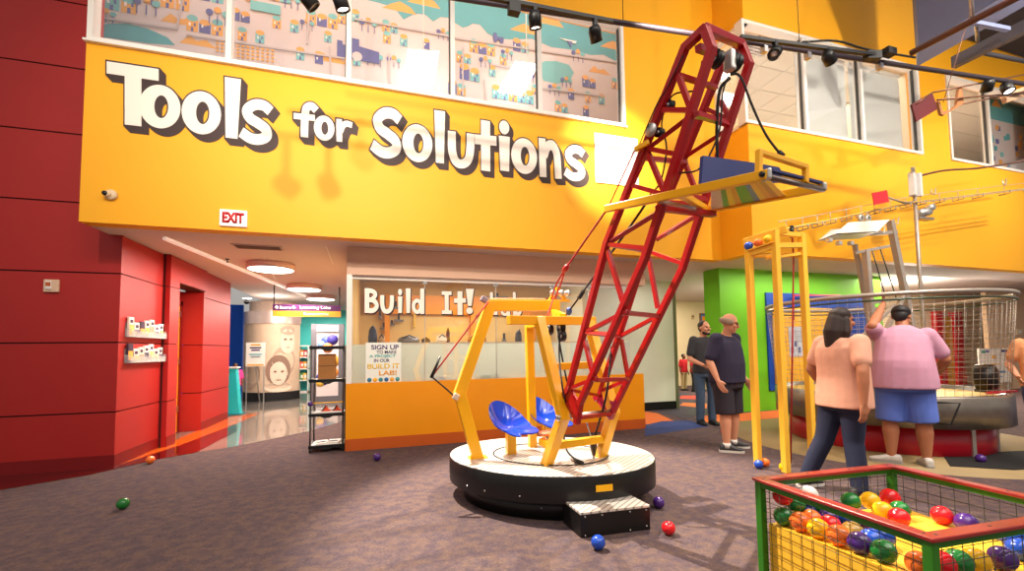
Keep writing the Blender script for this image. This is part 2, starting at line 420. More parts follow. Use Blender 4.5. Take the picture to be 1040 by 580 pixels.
def trees(x, y, s=1):
    a = pp(x, y)
    for i, c2 in enumerate((3,2,4)):
        xx = a[0]+(i-1)*.11*s; zz = a[1]+(.1+.05*(i % 2))*s
        rectm(xx, a[1]-.02, .012*s, .14*s, 3); disc(xx, zz+.06*s, .05*s, c2, 10)
houses = [(122,12,1.5,(4,2)),(170,8,1.4,(2,2,2)),(214,2,1.3,(3,4)),(208,34,1.2,(2,3,2)),(244,22,1,(3,3)),(281,29,1.0,(2,)),(299,33,1.0,(4,)),(246,41,1.0,(2,)),(264,44,1.0,(4,)),
  (327,27,1.2,(2,3,2)),(305,61,1.0,(4,)),(324,65,1.0,(3,)),(333,43,.9,(4,)),(347,24,1,(2,)),(361,22,1,(4,)),(396,33,1,(2,4)),(393,44,1,(2,)),(410,47,1,(4,)),(433,50,.9,(3,)),
  (490,55,1.2,(2,3,2)),(529,53,1.2,(3,4)),(471,64,1,(2,4)),(477,82,1.4,(3,4)),(500,78,1,(4,)),(511,66,1,(2,)),(464,96,1.2,(3,2)),(521,103,1.2,(4,4,2,4,4)),(598,89,1.1,(3,3)),(597,104,1,(2,)),(611,106,1,(4,)),
  (624,90,1,(2,)),(580,101,1,(3,)),(595,118,1,(3,)),(284,2,1.2,(2,4)),(255,2,1.2,(2,)),(570,114,1,(2,4)),(358,66,1,(2,4)),(543,96,.9,(2,))]
for h in houses: house(h[0], h[1], h[2]*.68, *h[3:])
for t in ((149,14,1.4),(108,22,1),(221,24,1.3),(296,8,1.1),(374,32,1.2),(312,30,.9),(380,66,1.2),(400,68,1),(587,62,1.2),(563,96,1.1),(545,84,.9),(430,80,1.1),(450,40,1),(493,68,1),(515,60,1),(575,88,1)): trees(t[0], t[1], t[2]*.75)
# castle, truck, bus, brick field, roads
a = pp(366,62); flat([(a[0]-.36,a[1]),(a[0]-.36,a[1]+.28),(a[0]-.28,a[1]+.28),(a[0]-.28,a[1]+.22),(a[0]-.2,a[1]+.22),(a[0]-.2,a[1]+.36),(a[0]-.02,a[1]+.36),(a[0]-.02,a[1]+.24),(a[0]+.3,a[1]+.2),(a[0]+.3,a[1])], 3); disc(a[0]-.05,a[1]+.06,.08,0)
a = pp(270,13); rectm(a[0],a[1],.42,.15,4)
a = pp(506,41); rectm(a[0],a[1],.2,.06,3); rectm(a[0]-.06,a[1],.06,.12,3); disc(a[0]-.06,a[1]-.02,.035,3); disc(a[0]+.06,a[1]-.02,.035,3)
a = pp(576,42); flat([(a[0]-.18,a[1]+.02),(a[0]+.16,a[1]-.03),(a[0]+.2,a[1]+.03)], 6); flat([(a[0]-.02,a[1]),(a[0]+.08,a[1]-.12),(a[0]+.1,a[1])], 3)
for i in range(9):
    for j in range(4):
        a = pp(237+i*5, 47+i*.75+j*3.6); rectm(a[0],a[1],.035,.03,2)
        if i < 3: a = pp(221+i*5, 42+i*.75+j*3.6); rectm(a[0],a[1],.035,.03,2)
for seg in (((100,18),(180,30)),((180,30),(186,0)),((190,36),(350,60)),((312,45),(314,15)),((360,20),(460,38)),((455,38),(640,66)),((500,66),(548,75)),((550,90),(612,98)),((335,48),(336,78)),((395,55),(396,85)),((470,48),(470,98)),((492,82),(494,104))):
    a, b2 = pp(*seg[0]), pp(*seg[1]); d = (Vector(b2)-Vector(a)).normalized(); n = Vector((-d.y, d.x))*.014
    flat([Vector(a)+n, Vector(b2)+n, Vector(b2)-n, Vector(a)-n], 5)
struct(mu, 'wall_mural', M_mur)
struct(MB().prism([V(-3.1,YB+.18,WS-.2),V(6.2,YB+.18,WS-.2),V(6.2,YM,WS-.2),V(-5.2,YM,WS-.2),V(-5.2,YRED+.12,WS-.2),V(-3.30,YRED+.12,WS-.2),V(-3.30,YRED,WS-.2)], (0,0,.1)), 'floor', M_ceil)
struct(MB().box((-3.1,YB+.18,8.2),(6.2,YM+.1,8.3)), 'ceiling', M_ceil)
M_refl = mat('fluorescent_reflection', (255,250,240), .5, emit=4, var=0)  # glowing panels behind the glass imitate reflections of ceiling lights
for i, (q, lb) in enumerate((([(414,50),(446,52),(441,86),(411,83)], 'glowing panel imitating a louvred ceiling-light reflection in the third upper window pane from the castle'), ([(523,62),(547,65),(531,96),(506,92)], 'tilted glowing panel imitating a louvred ceiling-light reflection in the fourth upper window pane'))):
    t = thing('reflection_panel', lb, 'light', gy(q[3][0], q[3][1], 6.9), 'panels imitating ceiling-light reflections in the upper windows')
    P = [gy(x, y, 6.9) for x, y in q]; MB().prism(P, (0,.04,0)).build('diffuser', M_refl, t)
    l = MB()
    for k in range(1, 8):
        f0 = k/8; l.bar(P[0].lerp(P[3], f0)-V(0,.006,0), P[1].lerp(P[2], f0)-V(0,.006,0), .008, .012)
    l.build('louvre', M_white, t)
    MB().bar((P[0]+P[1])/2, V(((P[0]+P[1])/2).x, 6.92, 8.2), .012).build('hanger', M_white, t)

# ------------------------------------------------------------------ office behind windows 2-4
o2 = MB().box((XP+.2,8.6,WS-.6),(18,8.7,7.4)).box((XP+.05,YB+.2,WS-.6),(XP+.1,8.6,7.4)); struct(o2, 'wall_office', mat('office_cream', (226,214,186), .8))
struct(MB().box((XP+.05,YR+.19,6.75),(18,8.7,6.85)), 'ceiling', mat('office_ceiling', (224,216,198), .85, var=.03))
struct(MB().box((XP+.05,YR+.19,WS-.25),(18,8.7,WS-.15)), 'floor', M_ceil)
struct(MB().box((10.0,YR+.2,WS-.15),(10.05,8.6,6.75)), 'wall_partition', mat('office_cream', (226,214,186), .8))
g = MB()
for k in range(12): g.box((XP+.3+k*.62, YR+.25, 6.744), (XP+.31+k*.62, 8.6, 6.75))
for k in range(6): g.box((XP+.1, YR+.5+k*.6, 6.742), (18, YR+.51+k*.6, 6.75))
struct(g, 'trim_5', mat('ceiling_grid', (200,192,176), .8))
for (x, y, lb) in ((6.35,6.5,'square ceiling light seen through the corner upper window'), (7.2,7.3,'ceiling light farther back inside the upper office'), (11.0,6.6,'ceiling light seen through the far right upper window')):
    t = thing('office_light', lb, 'light', (x, y, 6.70), 'office ceiling lights')
    MB().box((x-.3,y-.3,6.71),(x+.3,y+.3,6.745)).build('frame', M_white, t); MB().box((x-.27,y-.27,6.70),(x+.27,y+.27,6.712)).build('diffuser', mat('office_lamp', (255,250,235), .5, emit=5, var=0), t)
t = thing('air_vent', 'square grey air vent in the ceiling behind the upper corner window', 'vent', (6.55,5.75,6.72))
MB().box((6.3,5.5,6.73),(6.8,5.95,6.742)).build('frame', mat('vent_grey', (150,150,155), .5), t)
v = MB()
for k in range(6): v.box((6.34,5.54+k*.07,6.722),(6.76,5.57+k*.07,6.735))
v.build('slats', M_white, t)
M_blind = mat('white_blind', (218,220,216), .6, var=.03)
xs = [gy(820,130,YR).x+.05, gy(878,141,YR).x, 9.47]
for i, lb in enumerate(('white slatted blind in the middle pane of the right upper window', 'white slatted blind in the pane nearest the red hanging plate')):
    a, b2 = xs[i]+.03, xs[i+1]-.06
    t = thing('window_blind', lb, 'blind', ((a+b2)/2, YR+.22, WS), 'white blinds in the right upper window')
    MB().box((a,YR+.2,WT-.06),(b2,YR+.25,WT)).build('head_rail', M_blind, t)
    s = MB()
    n = 44
    for k in range(n):
        z = WS+.03+k*(WT-WS-.1)/n; s.obox(((a+b2)/2, YR+.225, z), b2-a, .03, .002, (-1.15,0,0))
    s.build('slats', M_blind, t)
    MB().box((a,YR+.21,WS+.005),(b2,YR+.24,WS+.025)).build('bottom_rail', M_blind, t)
# second mural seen through window 3
zb3 = gy(1022,124,5.62).z
m3 = MB().box((12.72,5.63,WS-.1),(16.2,5.68,6.75),0)
m3.box((12.72,5.62,zb3),(16.2,5.629,6.75),1)
r3 = random.Random(5)
for k in range(42):
    x = 12.8+r3.random()*1.7; z = 4.8+r3.random()*(zb3-5.0); m3.box((x,5.618-.0001*k,z),(x+.09,5.629,z+.10), r3.choice([2,3,4,1]))
m3.prism([(12.95,5.615,zb3+.3),(13.3,5.615,zb3+.3),(13.12,5.615,zb3+.5)], (0,.004,0), 2)
struct(m3, 'wall_mural', M_mur)

# ------------------------------------------------------------------ storefront
XS0, XS1 = -.43, 4.20
LZ = .895
GTOP = 2.38
struct(MB().box((XS0,YS,.15),(XS1,YS+.14,LZ)).box((XS0,YS+.01,0),(XS1-.01,YS+.13,.15)), 'wall_counter', M_orange)
struct(MB().box((XS0-.004,YS-.006,0),(XS1+.005,YS+.008,.155)).box((XS1-.008,YS,0),(XS1+.005,YS+.14,.155)), 'baseboard_counter', M_terra)
struct(MB().box((XS0,YS+.02,2.56),(4.28,YS+.4,CZ)).box((XS0,YS,GTOP),(4.28,YS+.38,2.57)), 'wall_header', M_beam)
struct(MB().box((XS0,YS,LZ),(XS0+.07,YS+.14,GTOP)).box((XS0,YS+.05,GTOP-.05),(4.0,YS+.12,GTOP)), 'trim_6', M_white)
gl = [XS0+.07] + [gy(x, 310, YS).x for x in (432,505,563,600)] + [4.0]
for i in range(len(gl)-1):
    p = struct(MB().box((gl[i]+.004,YS+.06,LZ),(gl[i+1]-.004,YS+.07,GTOP-.05)), 'window_%d' % (5+i), M_glass)
    MB().box((gl[i]+.004,YS+.071,LZ),(gl[i+1]-.004,YS+.074,1.42)).build('frosted_film', M_frost, p)
    if i: MB().box((gl[i]-.006,YS+.055,LZ),(gl[i]+.002,YS+.075,GTOP-.05)).build('joint', M_alu, p); MB().box((gl[i]-.03,YS+.04,GTOP-.09),(gl[i]+.03,YS+.09,GTOP-.05)).build('clip', M_steel, p)
# workshop behind the glass
struct(MB().box((-.43,9.3,0),(4.0,9.4,CZ)).box((-.43,YS+.15,0),(-.38,9.3,CZ)), 'wall_workshop', mat('workshop_tan', (226,190,120), .75, var=.05))
struct(MB().box((-.3,9.2,2.1),(4.0,9.29,2.5)), 'trim_7', M_orange)
for x in (.1, 1.9, 3.3): struct(MB().box((x,9.15,0),(x+.1,9.29,2.5)), 'trim_8', M_orange)
# pale wall behind and right of the shop, black skirting
struct(MB().box((3.95,7.86,0),(6.13,8.0,CZ)).box((3.95,8.0,0),(4.05,9.3,CZ)), 'wall_pale', M_pale)
struct(MB().box((3.95,7.845,0),(6.13,7.86,.17)), 'baseboard_pale', M_black)
struct(MB().box((6.13,7.84,0),(6.2,8.02,CZ)), 'trim_9', mat('olive_trim', (110,112,80), .5))
# passage beyond
struct(MB().box((4.05,12.4,0),(13,12.5,3)), 'wall_passage', M_cream)
# green wall block
YG = 6.95
XG = gy(733,350,YG).x
XG1 = gy(895,300,YG).x
struct(MB().box((XG,YG,0),(XG1,YG+.16,2.92)).box((XG,YG+.16,0),(XG+.16,gx(717,350,XG).y,2.92)), 'wall_green', M_green)
# background on the right
struct(MB().box((XG1-.2,9.0,0),(24,9.1,2.92)), 'wall_far', M_cream)
w = gy(990,330,7.6).x
struct(MB().box((gy(1003,330,7.6).x,7.6,0),(24,7.7,2.92)), 'wall_near', mat('beige_wall', (214,176,138), .7))
o = MB()
A0 = gy(949,400,8.9); 
struct(MB().box((gy(950,330,8.9).x,8.85,0),(gy(957,330,8.9).x,9.0,2.35)).box((gy(968,330,8.9).x,8.85,0),(gy(976,330,8.9).x,9.0,2.35)), 'trim_10', mat('red_post', (205,28,40), .4))
struct(MB().box((gy(957,330,8.9).x,8.93,0),(gy(968,330,8.9).x,8.98,2.2)), 'door_2', mat('ochre_door', (222,160,60), .5))
# ------------------------------------------------------------------ crane on its round platform
PC = V(1.475, 3.60, 0); PHI = .19
WV = V(math.cos(PHI), math.sin(PHI), 0); BV = V(math.sin(PHI), -math.cos(PHI), 0)
WLn, WRn = -.165, .335
def cw(x, y, w): return gp(x, y, PC+WV*w, WV)
M_cy = mat('crane_yellow', (246,178,14), .32, var=.03, coat=.2)
M_cr = mat('crane_red', (170,14,20), .3, var=.04, coat=.3)
M_rope = mat('black_rope', (30,28,30), .8, var=.3, scale=90)
M_rrope = mat('red_rope', (176,40,44), .8, var=.3, scale=90)
M_blue = mat('glossy_blue', (14,56,176), .12, coat=.6)
M_navy = mat('navy_board', (38,48,110), .5)
ZT = .36
def deckmat():
    m = bpy.data.materials.new('ribbed_deck'); m.use_nodes = True; nt = m.node_tree; b = nt.nodes['Principled BSDF']
    b.inputs['Roughness'].default_value = .42; b.inputs['Metallic'].default_value = .35
    tc = nt.nodes.new('ShaderNodeTexCoord'); mp = nt.nodes.new('ShaderNodeMapping'); mp.inputs['Rotation'].default_value = (0,0,.95)
    wv = nt.nodes.new('ShaderNodeTexWave'); wv.inputs['Scale'].default_value = 7.5; wv.bands_direction = 'X'
    r = nt.nodes.new('ShaderNodeValToRGB'); e = r.color_ramp.elements
    e[0].position = .0; e[0].color = lin((150,140,132)); e[1].position = .3; e[1].color = lin((226,216,206))
    nt.links.new(tc.outputs['Object'], mp.inputs[0]); nt.links.new(mp.outputs[0], wv.inputs['Vector']); nt.links.new(wv.outputs['Fac'], r.inputs[0]); nt.links.new(r.outputs[0], b.inputs['Base Color'])
    return m
M_deck = deckmat()
cr = thing('crane', 'yellow and red ride-on crane with tall lattice boom and blue seats on round black turntable', 'crane', PC)
OUT = [gz(561+104.6*math.cos(2*PI*k/96)*.9998+20.3*math.sin(2*PI*k/96)*.0, 464.1+20.3*math.sin(2*PI*k/96)+2.1*math.cos(2*PI*k/96), ZT) for k in range(96)]
DC = sum(OUT, V(0,0,0))/96; DC.z = 0
def outl(f, z): return [V(DC.x+(p.x-DC.x)*f, DC.y+(p.y-DC.y)*f, z) for p in OUT]
MB().loft([outl(.992,ZT-.012), outl(.992,ZT+.001), outl(.985,ZT+.003)], smooth=False).build('deck', M_deck, cr)
rim = MB().loft([outl(.84,.15), outl(.995,.15), outl(1,.16), outl(1,ZT-.008), outl(.993,ZT-.001), outl(.84,ZT-.012)], caps=False).build('rim', M_black, cr)
bs = MB().loft([outl(.86,0), outl(.86,.155)], smooth=True).build('base', M_black, cr)
gr = outl(.56,ZT+.006); MB().tube(gr, .006, 6, closed=True).build('deck_groove', M_blackm, cr)
for (x, y) in ((490.5,499),(527,505.5),(470,494),(548,525)):
    k = min(range(96), key=lambda i: (ray(x,y).normalized().cross((OUT[i]-EYE).normalized())).length + (0 if OUT[i].y < DC.y else 9))
    z = .20 if y < 510 else .09; f = 1.0 if y < 510 else .86; p = outl(f, z)[k]; d = (p-DC); d.z = 0; d.normalize()
    MB().lathe([(0,.005),(.008,.004),(.008,-.004)], p, 10, axis=d).build('bolt', M_steel, rim)
d = (gz(610,491,.29)-DC); d.z = 0
k = min(range(96), key=lambda i: (ray(610,491).normalized().cross((V(OUT[i].x,OUT[i].y,.27)-EYE).normalized())).length + (0 if OUT[i].y < DC.y else 9))
t = (OUT[(k+1) % 96]-OUT[k-1]).normalized(); d = V(t.y,-t.x,0); d = d if d.dot(OUT[k]-DC) > 0 else -d
MB().obox(V(OUT[k].x,OUT[k].y,.265)+d*.003, .14, .008, .05, Matrix((t, d, V(0,0,1))).transposed()).build('label_plate', M_cy, rim, bevel=.003)
# mast frame with its knee
mf = [V(.845,3.82,ZT), V(.685,3.82,.94), V(.975,3.82,1.735)]
mf.append(mf[2]+WV*.0+V(.66,.0,.012))
m = MB()
w_ = .085
for a, b in zip(mf[:-1], mf[1:]): m.bar(a, b, .10, w_, up=(0,1,0), ext=.03); w_ *= .98
m.box((.76,3.76,ZT), (.93,3.88,ZT+.012))
m.build('mast', M_cy, cr, bevel=.006)
# front A-frame: two kneed legs, cross bars, rear post
lf = [gz(555,472,ZT), cw(572,424,WLn-.035), cw(548,326,WLn-.035)]
rf = [gz(610,464,ZT), cw(623,418,WRn+.03), cw(598,326,WRn+.03)]
for L in (lf, rf):
    m = MB(); m.bar(L[0]+V(0,0,-.0), L[1], .075, .085, up=WV, ext=.02).bar(L[1], L[2], .075, .083, up=WV, ext=.03); lg_ = m.build('leg', M_cy, cr, bevel=.006)
    k = L[1]; MB().lathe([(0,.014),(.02,.014),(.026,.006),(.026,-.01)], k-WV*.045 if L is lf else k+WV*.045, 12, axis=-WV if L is lf else WV).build('bolt', M_steel, lg_)
def xb(a, b, w=.06, h=.06): MB().bar(a, b, w, h).build('cross_bar', M_cy, cr, bevel=.005)
xb(lf[2]-WV*.30, rf[2]+WV*.06, .07, .075)
xb(lf[1].lerp(lf[2],.5), rf[1].lerp(rf[2],.5))
xb(lf[0].lerp(lf[1],.42), rf[0].lerp(rf[1],.42), .06, .06)
pt = V(1.435,4.05,1.565); MB().bar(V(1.455,4.05,ZT), pt, .075, .075).build('post', M_cy, cr, bevel=.005)
xb(pt+V(0,0,.0)-BV*.03, (lf[2]+rf[2])/2-WV*.12, .06, .06)
xb(mf[3]+V(-.05,0,-.06), V(mf[3].x-.05, 3.55, 1.62), .06, .06)
# ---- boom
A = [cw(572,404,WLn), cw(578,394,WLn), cw(616,247,WLn), cw(696,48,WLn), cw(716,29,WLn)]
B = [cw(586,429,WLn), cw(589,410,WLn), cw(655,262,WLn), cw(723,49,WLn), cw(716,29,WLn)]
C = [cw(620,424,WRn), cw(626,410,WRn), cw(693,273,WRn), cw(761,65,WRn), cw(753,45,WRn)]
D = [cw(605,405,WRn), cw(609,402,WRn), cw(656,255,WRn), cw(734,63,WRn), cw(753,45,WRn)]
for L in (A, B, C, D):
    m = MB(); w_ = .044
    for a, b in zip(L[:-1], L[1:]): m.bar(a, b, w_, w_, up=WV, ext=.010); w_ *= .985
    m.build('boom_chord', M_cr, cr, bevel=.004)
def br(a, b, w=.027): MB().bar(a, b, w, w, up=BV).build('boom_brace', M_cr, cr)
l = lambda x, y: cw(x, y, WLn)
r = lambda x, y: cw(x, y, WRn)
for a, b in [((596,338),(620,340)), ((596,337),(637,316)), ((617,254),(633,308)), ((594,346),(603,384)), ((578,395),(606,384)), ((621,245),(668,216)), ((616,248),(656,252)),
             ((658,151),(697,121)), ((658,151),(688,157)), ((657,153),(676,198)), ((689,77),(702,111)), ((634,205),(657,153)), ((641,188),(676,198)), ((673,112),(701,112)), ((573,404),(587,427))]:
    br(l(*a), l(*b))
for a, b in [((659,262),(668,313)), ((631,341),(666,322)), ((631,345),(638,384)), ((609,398),(637,386)), ((667,243),(705,220)), ((698,158),(735,134)), ((695,164),(706,192)), ((732,103),(740,118)),
             ((658,255),(694,268)), ((676,205),(716,208)), ((606,404),(621,422)), ((716,110),(742,122))]:
    br(r(*a), r(*b))
for a, b in [((637,318),(669,321)), ((606,386),(639,385)), ((707,116),(740,126)), ((590,424),(621,420)), ((676,195),(717,203))]: br(l(*a), r(*b), .03)
MB().bar(l(668,211), r(722,217)+WV*.03, .042, .038).build('boom_brace', M_cr, cr, bevel=.003)
for a, b in [((690,77),(727,89)), ((617,248),(656,255)), ((597,338),(631,342)), ((578,396),(609,402)), ((650,160),(697,165))]: br(l(*a), r(*b), .026)
MB().bar(A[4], D[4], .042, .042, ext=.018).build('boom_head', M_cr, cr, bevel=.004)
MB().bar(A[3].lerp(B[3],.5), D[3].lerp(C[3],.5), .035).build('boom_head', M_cr, cr)
for q4, off in (((A[1],A[0],B[0],B[1]), WLn), ((D[1],D[0],C[0],C[1]), WRn)):
    cen = sum(q4, V(0,0,0))/4
    pl = [p+(p-cen)*.12-WV*.01 for p in (q4[0], q4[3], q4[2], q4[1])]
    MB().prism(pl, WV*.02).build('gusset', M_cr, cr)
MB().tube([lf[1]-WV*.05, rf[1]+WV*.05], .022, 12).build('pivot_axle', M_steel, cr)
# pulleys
def wheel(c, r0, ax, t=.03, name='pulley', m2=M_black):
    MB().lathe([(r0*.25,-t/2),(r0,-t/2),(r0*.86,-t*.2),(r0*.86,t*.2),(r0,t/2),(r0*.25,t/2)], c, 24, axis=ax).lathe([(0,-t*.7),(r0*.3,-t*.7),(r0*.3,t*.7),(0,t*.7)], c, 14, mi=1, axis=ax).build(name, [m2, M_steel], cr)
hd = cw(741,62,.12)
MB().obox(hd, .04, .06, .12, (0,0,PHI)).build('pulley_block', M_alu, cr, bevel=.008)
wheel(hd+WV*.04, .052, WV)
wheel(cw(727,60,.05), .05, WV); wheel(cw(680,107,WLn+.03), .032, WV); wheel(cw(670,135,WLn+.03), .03, WV)
wheel(cw(596,340,.05)-BV*.35, .05, WV); 
for (x, y) in ((558,335),(570,333)): wheel(gy(x, y, 3.52), .05, WV)
MB().obox(gy(492,304.5,3.82), .07, .06, .05, (0,.5,0)).build('rope_guide', mat('grey_plastic', (140,130,140), .5), cr, bevel=.008)
# ---- bucket arm with hopper
wN, wF = WLn-.06, WRn+.075
N0, N1 = cw(617,212,wN), cw(777,178,wN)
F0, F1 = cw(718,213,wF), cw(832,191,wF)
bN = (N1-PC).dot(BV); 
for a, b in ((N0,N1),(F0,F1)): MB().bar(a, b, .034, .046, ext=.015).build('arm_bar', M_cy, cr, bevel=.004)
def onarm(x): return cw(x, 212-(x-617)*.2125, wN)
Nc = onarm(690); Fc = Nc+WV*(wF-wN)
MB().bar(Nc, F0, .034, .04).build('arm_bar', M_cy, cr, bevel=.004)
MB().bar(Nc-BV*.14, Nc-BV*.14+WV*.3, .02).build('arm_rod', M_steel, cr)
# handle hoop
up = V(0,0,1)
hp = [N1-BV*.03, gp(771,154.5,N1-BV*.03,BV), gp(818,169.5,N1-BV*.03,BV), gp(818,184,N1-BV*.03,BV)]
m = MB(); w_ = .026
for a, b in zip(hp[:-1], hp[1:]): m.bar(a, b, w_, w_, up=BV, ext=.010); w_ *= .98
m.build('handle_hoop', M_cy, cr, bevel=.004)
# hopper: floor sheet with coloured stripes, blue back board, rollers
Na, Nb = onarm(712), onarm(770)
cols = [(232,200,180),(232,200,180),(110,150,60),(240,190,50),(226,120,40),(80,150,60),(80,150,60),(60,80,170),(244,180,60),(230,150,70),(200,120,60),(245,200,80)]
m = MB(); n = len(cols)
for i in range(n):
    xa_, xb__ = 722+56*i/n, 722+56*(i+1)/n; ya_, yb_ = 722+76*i/n, 722+76*(i+1)/n
    onf = lambda x: cw(x, 213-(x-718)*.193, wF)
    m.prism([onarm(xa_)-up*.012, onarm(xb__)-up*.012, onf(yb_)-up*.01, onf(ya_)-up*.01], (0,0,.006), i)
m.build('hopper_floor', [mat('stripe_%d_%d_%d' % c, c, .35) for c in cols], cr)
bd = [cw(711,192,wN+.03), cw(711,159,wN+.03)]
bb = (bd[0]-PC).dot(BV)
def onb(x, y): return gp(x, y, PC+BV*bb, BV)
q = [onb(709,191), onb(711,159.5), onb(765,167), onb(788,171), onb(791,176), onb(790,186)]
MB().prism(q, BV*.02).build('hopper_board', M_navy, cr)
for dz, k in ((0,0),(-.018,.05)): MB().tube([N1+BV*k*.4+V(0,0,dz), F1+BV*k*.4+V(0,0,dz)], .012, 12).build('roller', mat('dark_steel_roller', (120,105,100), .35, .7), cr)
MB().obox(N1+BV*.005, .05, .02, .055, Matrix((BV, -WV, up)).transposed()).build('end_plate', M_alu, cr, bevel=.01)
MB().obox(F1+BV*.015, .045, .02, .045, Matrix((BV, -WV, up)).transposed()).build('end_plate', M_alu, cr, bevel=.01)
MB().lathe([(0,.02),(.012,.02),(.012,0)], N1-WV*.01, 12, axis=-WV).build('bolt', M_black, cr)
MB().prism([N1+up*.018+WV*.03, F1+up*.018, F1+up*.03, N1+up*.03+WV*.03], BV*.02).build('hopper_lip', M_navy, cr)
# ---- ropes
def rope(pts, r0=.009, mm=M_rope, n=6): MB().tube(catmull(pts, 5), r0, n).build('rope', mm, cr)
rope([hd+V(0,0,-.08), cw(752,78,.14), cw(765,110,.16), cw(778,137,.18), cw(792,156,.2)], .007)
MB().tube([cw(791,154,.2), cw(795.5,158.5,.205)], .012, 8).build('rope_hook', M_black, cr)
rope([hd+V(0,0,-.1), cw(731,92,.1), cw(728,130,.1), cw(729,168,.12)], .009)
rope([hd+V(0,0,-.1)-WV*.02, cw(734,95,.08), cw(730,135,.05), cw(712,170,-.05), cw(690,176,-.12)], .005)
rope([cw(713,62,-.02), cw(708,90,-.04), cw(683,97,-.1), cw(672,125,-.12), cw(677,150,-.1), cw(671,184,-.1), cw(660,198,-.1)], .005)
T0 = N0
j = cw(585,270,-.05)-BV*.15
rope([T0, T0.lerp(j,.5), j], .008, M_rrope)
MB().lathe([(0,.06),(.02,.05),(.025,0),(.015,-.05),(0,-.06)], j, 10, axis=(T0-j)).build('rope_cleat', mat('red_plastic', (190,40,40), .4), cr)
e = gy(562,303,3.7)
for dx in (-.02, .02): rope([j, j.lerp(e,.5)+V(dx,0,.01), e+V(dx,0,0)], .008, M_rrope)
rope([e, gy(553,330,3.55)], .007, M_rrope)
k0 = cw(640,230,-.1); k1 = gy(578,316,3.6)
rope([cw(660,200,-.1), k0, k1, gy(567,330,3.54), gy(573,374,3.5), gy(584,420,3.5)], .008)
MB().sphere(k1, .028, 10, 8, sc=(1,1,1.4)).build('shackle', mat('shackle_blue', (50,80,160), .4), cr)
MB().obox(k1.lerp(k0,.25), .03, .03, .08, (0,.6,0)).build('shackle', M_black, cr)
rope([mf[2]+V(-.03,-.06,.03), V(.436,3.78,1.10)], .008, M_rrope)
MB().tube([gy(447,362,3.78), gy(438,384,3.78)], [.009,.016], 8).build('rope_grip', M_black, cr)
rope([V(.436,3.78,1.10), gy(452,394,3.78), gy(462,403,3.76)], .008)
MB().obox(gy(463,403,3.76), .055, .04, .055, (0,.5,0)).build('rope_anchor', mat('beige_plastic', (214,190,170), .5), cr, bevel=.01)
rope([mf[2]+V(.0,-.02,.06), mf[3]+V(-.12,-.02,.06)], .008, mat('pale_rope', (226,180,140), .8))
m = MB(); c0 = mf[3]+V(-.06,0,.05)
m.bar(c0, c0+V(.08,0,.12), .03).bar(c0+V(.16,0,0), c0+V(.08,0,.12), .03).bar(c0+V(-.02,0,.0), c0+V(.2,0,0), .04, .02)
m.build('fairlead_bracket', M_cy, cr)
for dx in (.02, .1, .17): MB().lathe([(0,-.02),(.03,-.02),(.03,.02),(0,.02)], c0+V(dx,-.03,.07), 14, axis=(0,1,0)).build('pulley', M_alu, cr)
hk = gz(603,466,ZT)+V(0,0,.10)
rope([r(625,352)+BV*-.05, cw(616,400,.2), hk+V(.015,0,.09)], .009); rope([cw(596,430,.05), hk+V(-.02,0,.09)], .006, mat('steel_wire', (120,140,170), .4))
MB().lathe([(0,-.08),(.015,-.07),(.03,0),(.034,.09),(0,.10)], hk, 14).build('floor_anchor', mat('dark_bronze', (80,66,54), .35, .6), cr)
MB().lathe([(0,-.02),(.012,-.02),(.012,.0)], hk+V(0,0,-.08), 10).build('anchor_pin', M_steel, cr)
f0 = gz(588,470,ZT+.02)
rope([cw(572,440,-.1), gz(576,458,ZT+.06), f0], .009); MB().tube([gz(584,467,ZT+.022), f0+V(.02,-.02,0)], .018, 8).build('rope_grip', M_black, cr)
rope([cw(569,336,WLn), cw(568,360,WLn), cw(571,392,WLn-.1), cw(575,410,WLn)], .007)
ja = cw(645,152,WLn-.05)
MB().bar(ja, cw(659,144,WLn-.03), .02, .03).build('rope_arm', M_cy, cr, bevel=.003)
MB().lathe([(0,-.006),(.04,-.006),(.04,.006),(0,.006)], cw(661,132,WLn-.03), 20, axis=WV).build('disc', M_alu, cr)
rope([ja, ja.lerp(T0,.5), T0], .005, M_rrope)
rope([cw(694,56,WLn-.02), cw(676,92,WLn-.03), cw(668,104,WLn-.03), cw(648,150,WLn-.05)], .004)
# ---- seats
def seat(c, face, tilt=.18):
    fx = V(face[0], face[1], 0).normalized(); sx = V(-fx.y, fx.x, 0); n, rr = 36, 9; g = []
    def pt(i, j, lo):
        t = 2*PI*i/n; f = j/rr; ct, st = math.cos(t), math.sin(t)     # t=0 -> front
        R = .19*(1+.10*abs(st))
        u0 = abs(((t+PI) % (2*PI))-PI)
        R *= 1-.40*max(0, 1-(u0/.40)**2); R *= 1+.30*max(0, 1-((u0-.62)/.42)**2)
        x = R*f*ct; y = R*f*st; z = f**2*(.085 + .12*max(0,-ct) - .10*max(0,ct)) + .06*f**4*max(0,-ct)
        return c + fx*x + sx*y + V(0,0,z-(.012 if lo else 0))
    top = [[pt(i, j, False) for i in range(n)] for j in range(rr+1)]; bot = [[pt(i, j, True) for i in range(n)] for j in range(rr+1)]
    m = MB(); m.loft(top, caps=False); m.loft([b for b in bot], caps=False); m.loft([top[-1], bot[-1]], caps=False)
    s = m.build('seat', M_blue, cr)
    return s
s1 = gz(519,461,ZT); s2 = gz(556,452,ZT)
for sp, hgt in ((s1,.20),(s2,.20)):
    MB().bar(sp, sp+V(0,0,hgt), .085, .085).build('seat_post', M_cy, cr, bevel=.005)
    seat(sp+V(0,0,hgt+.012), (.50,-.86))
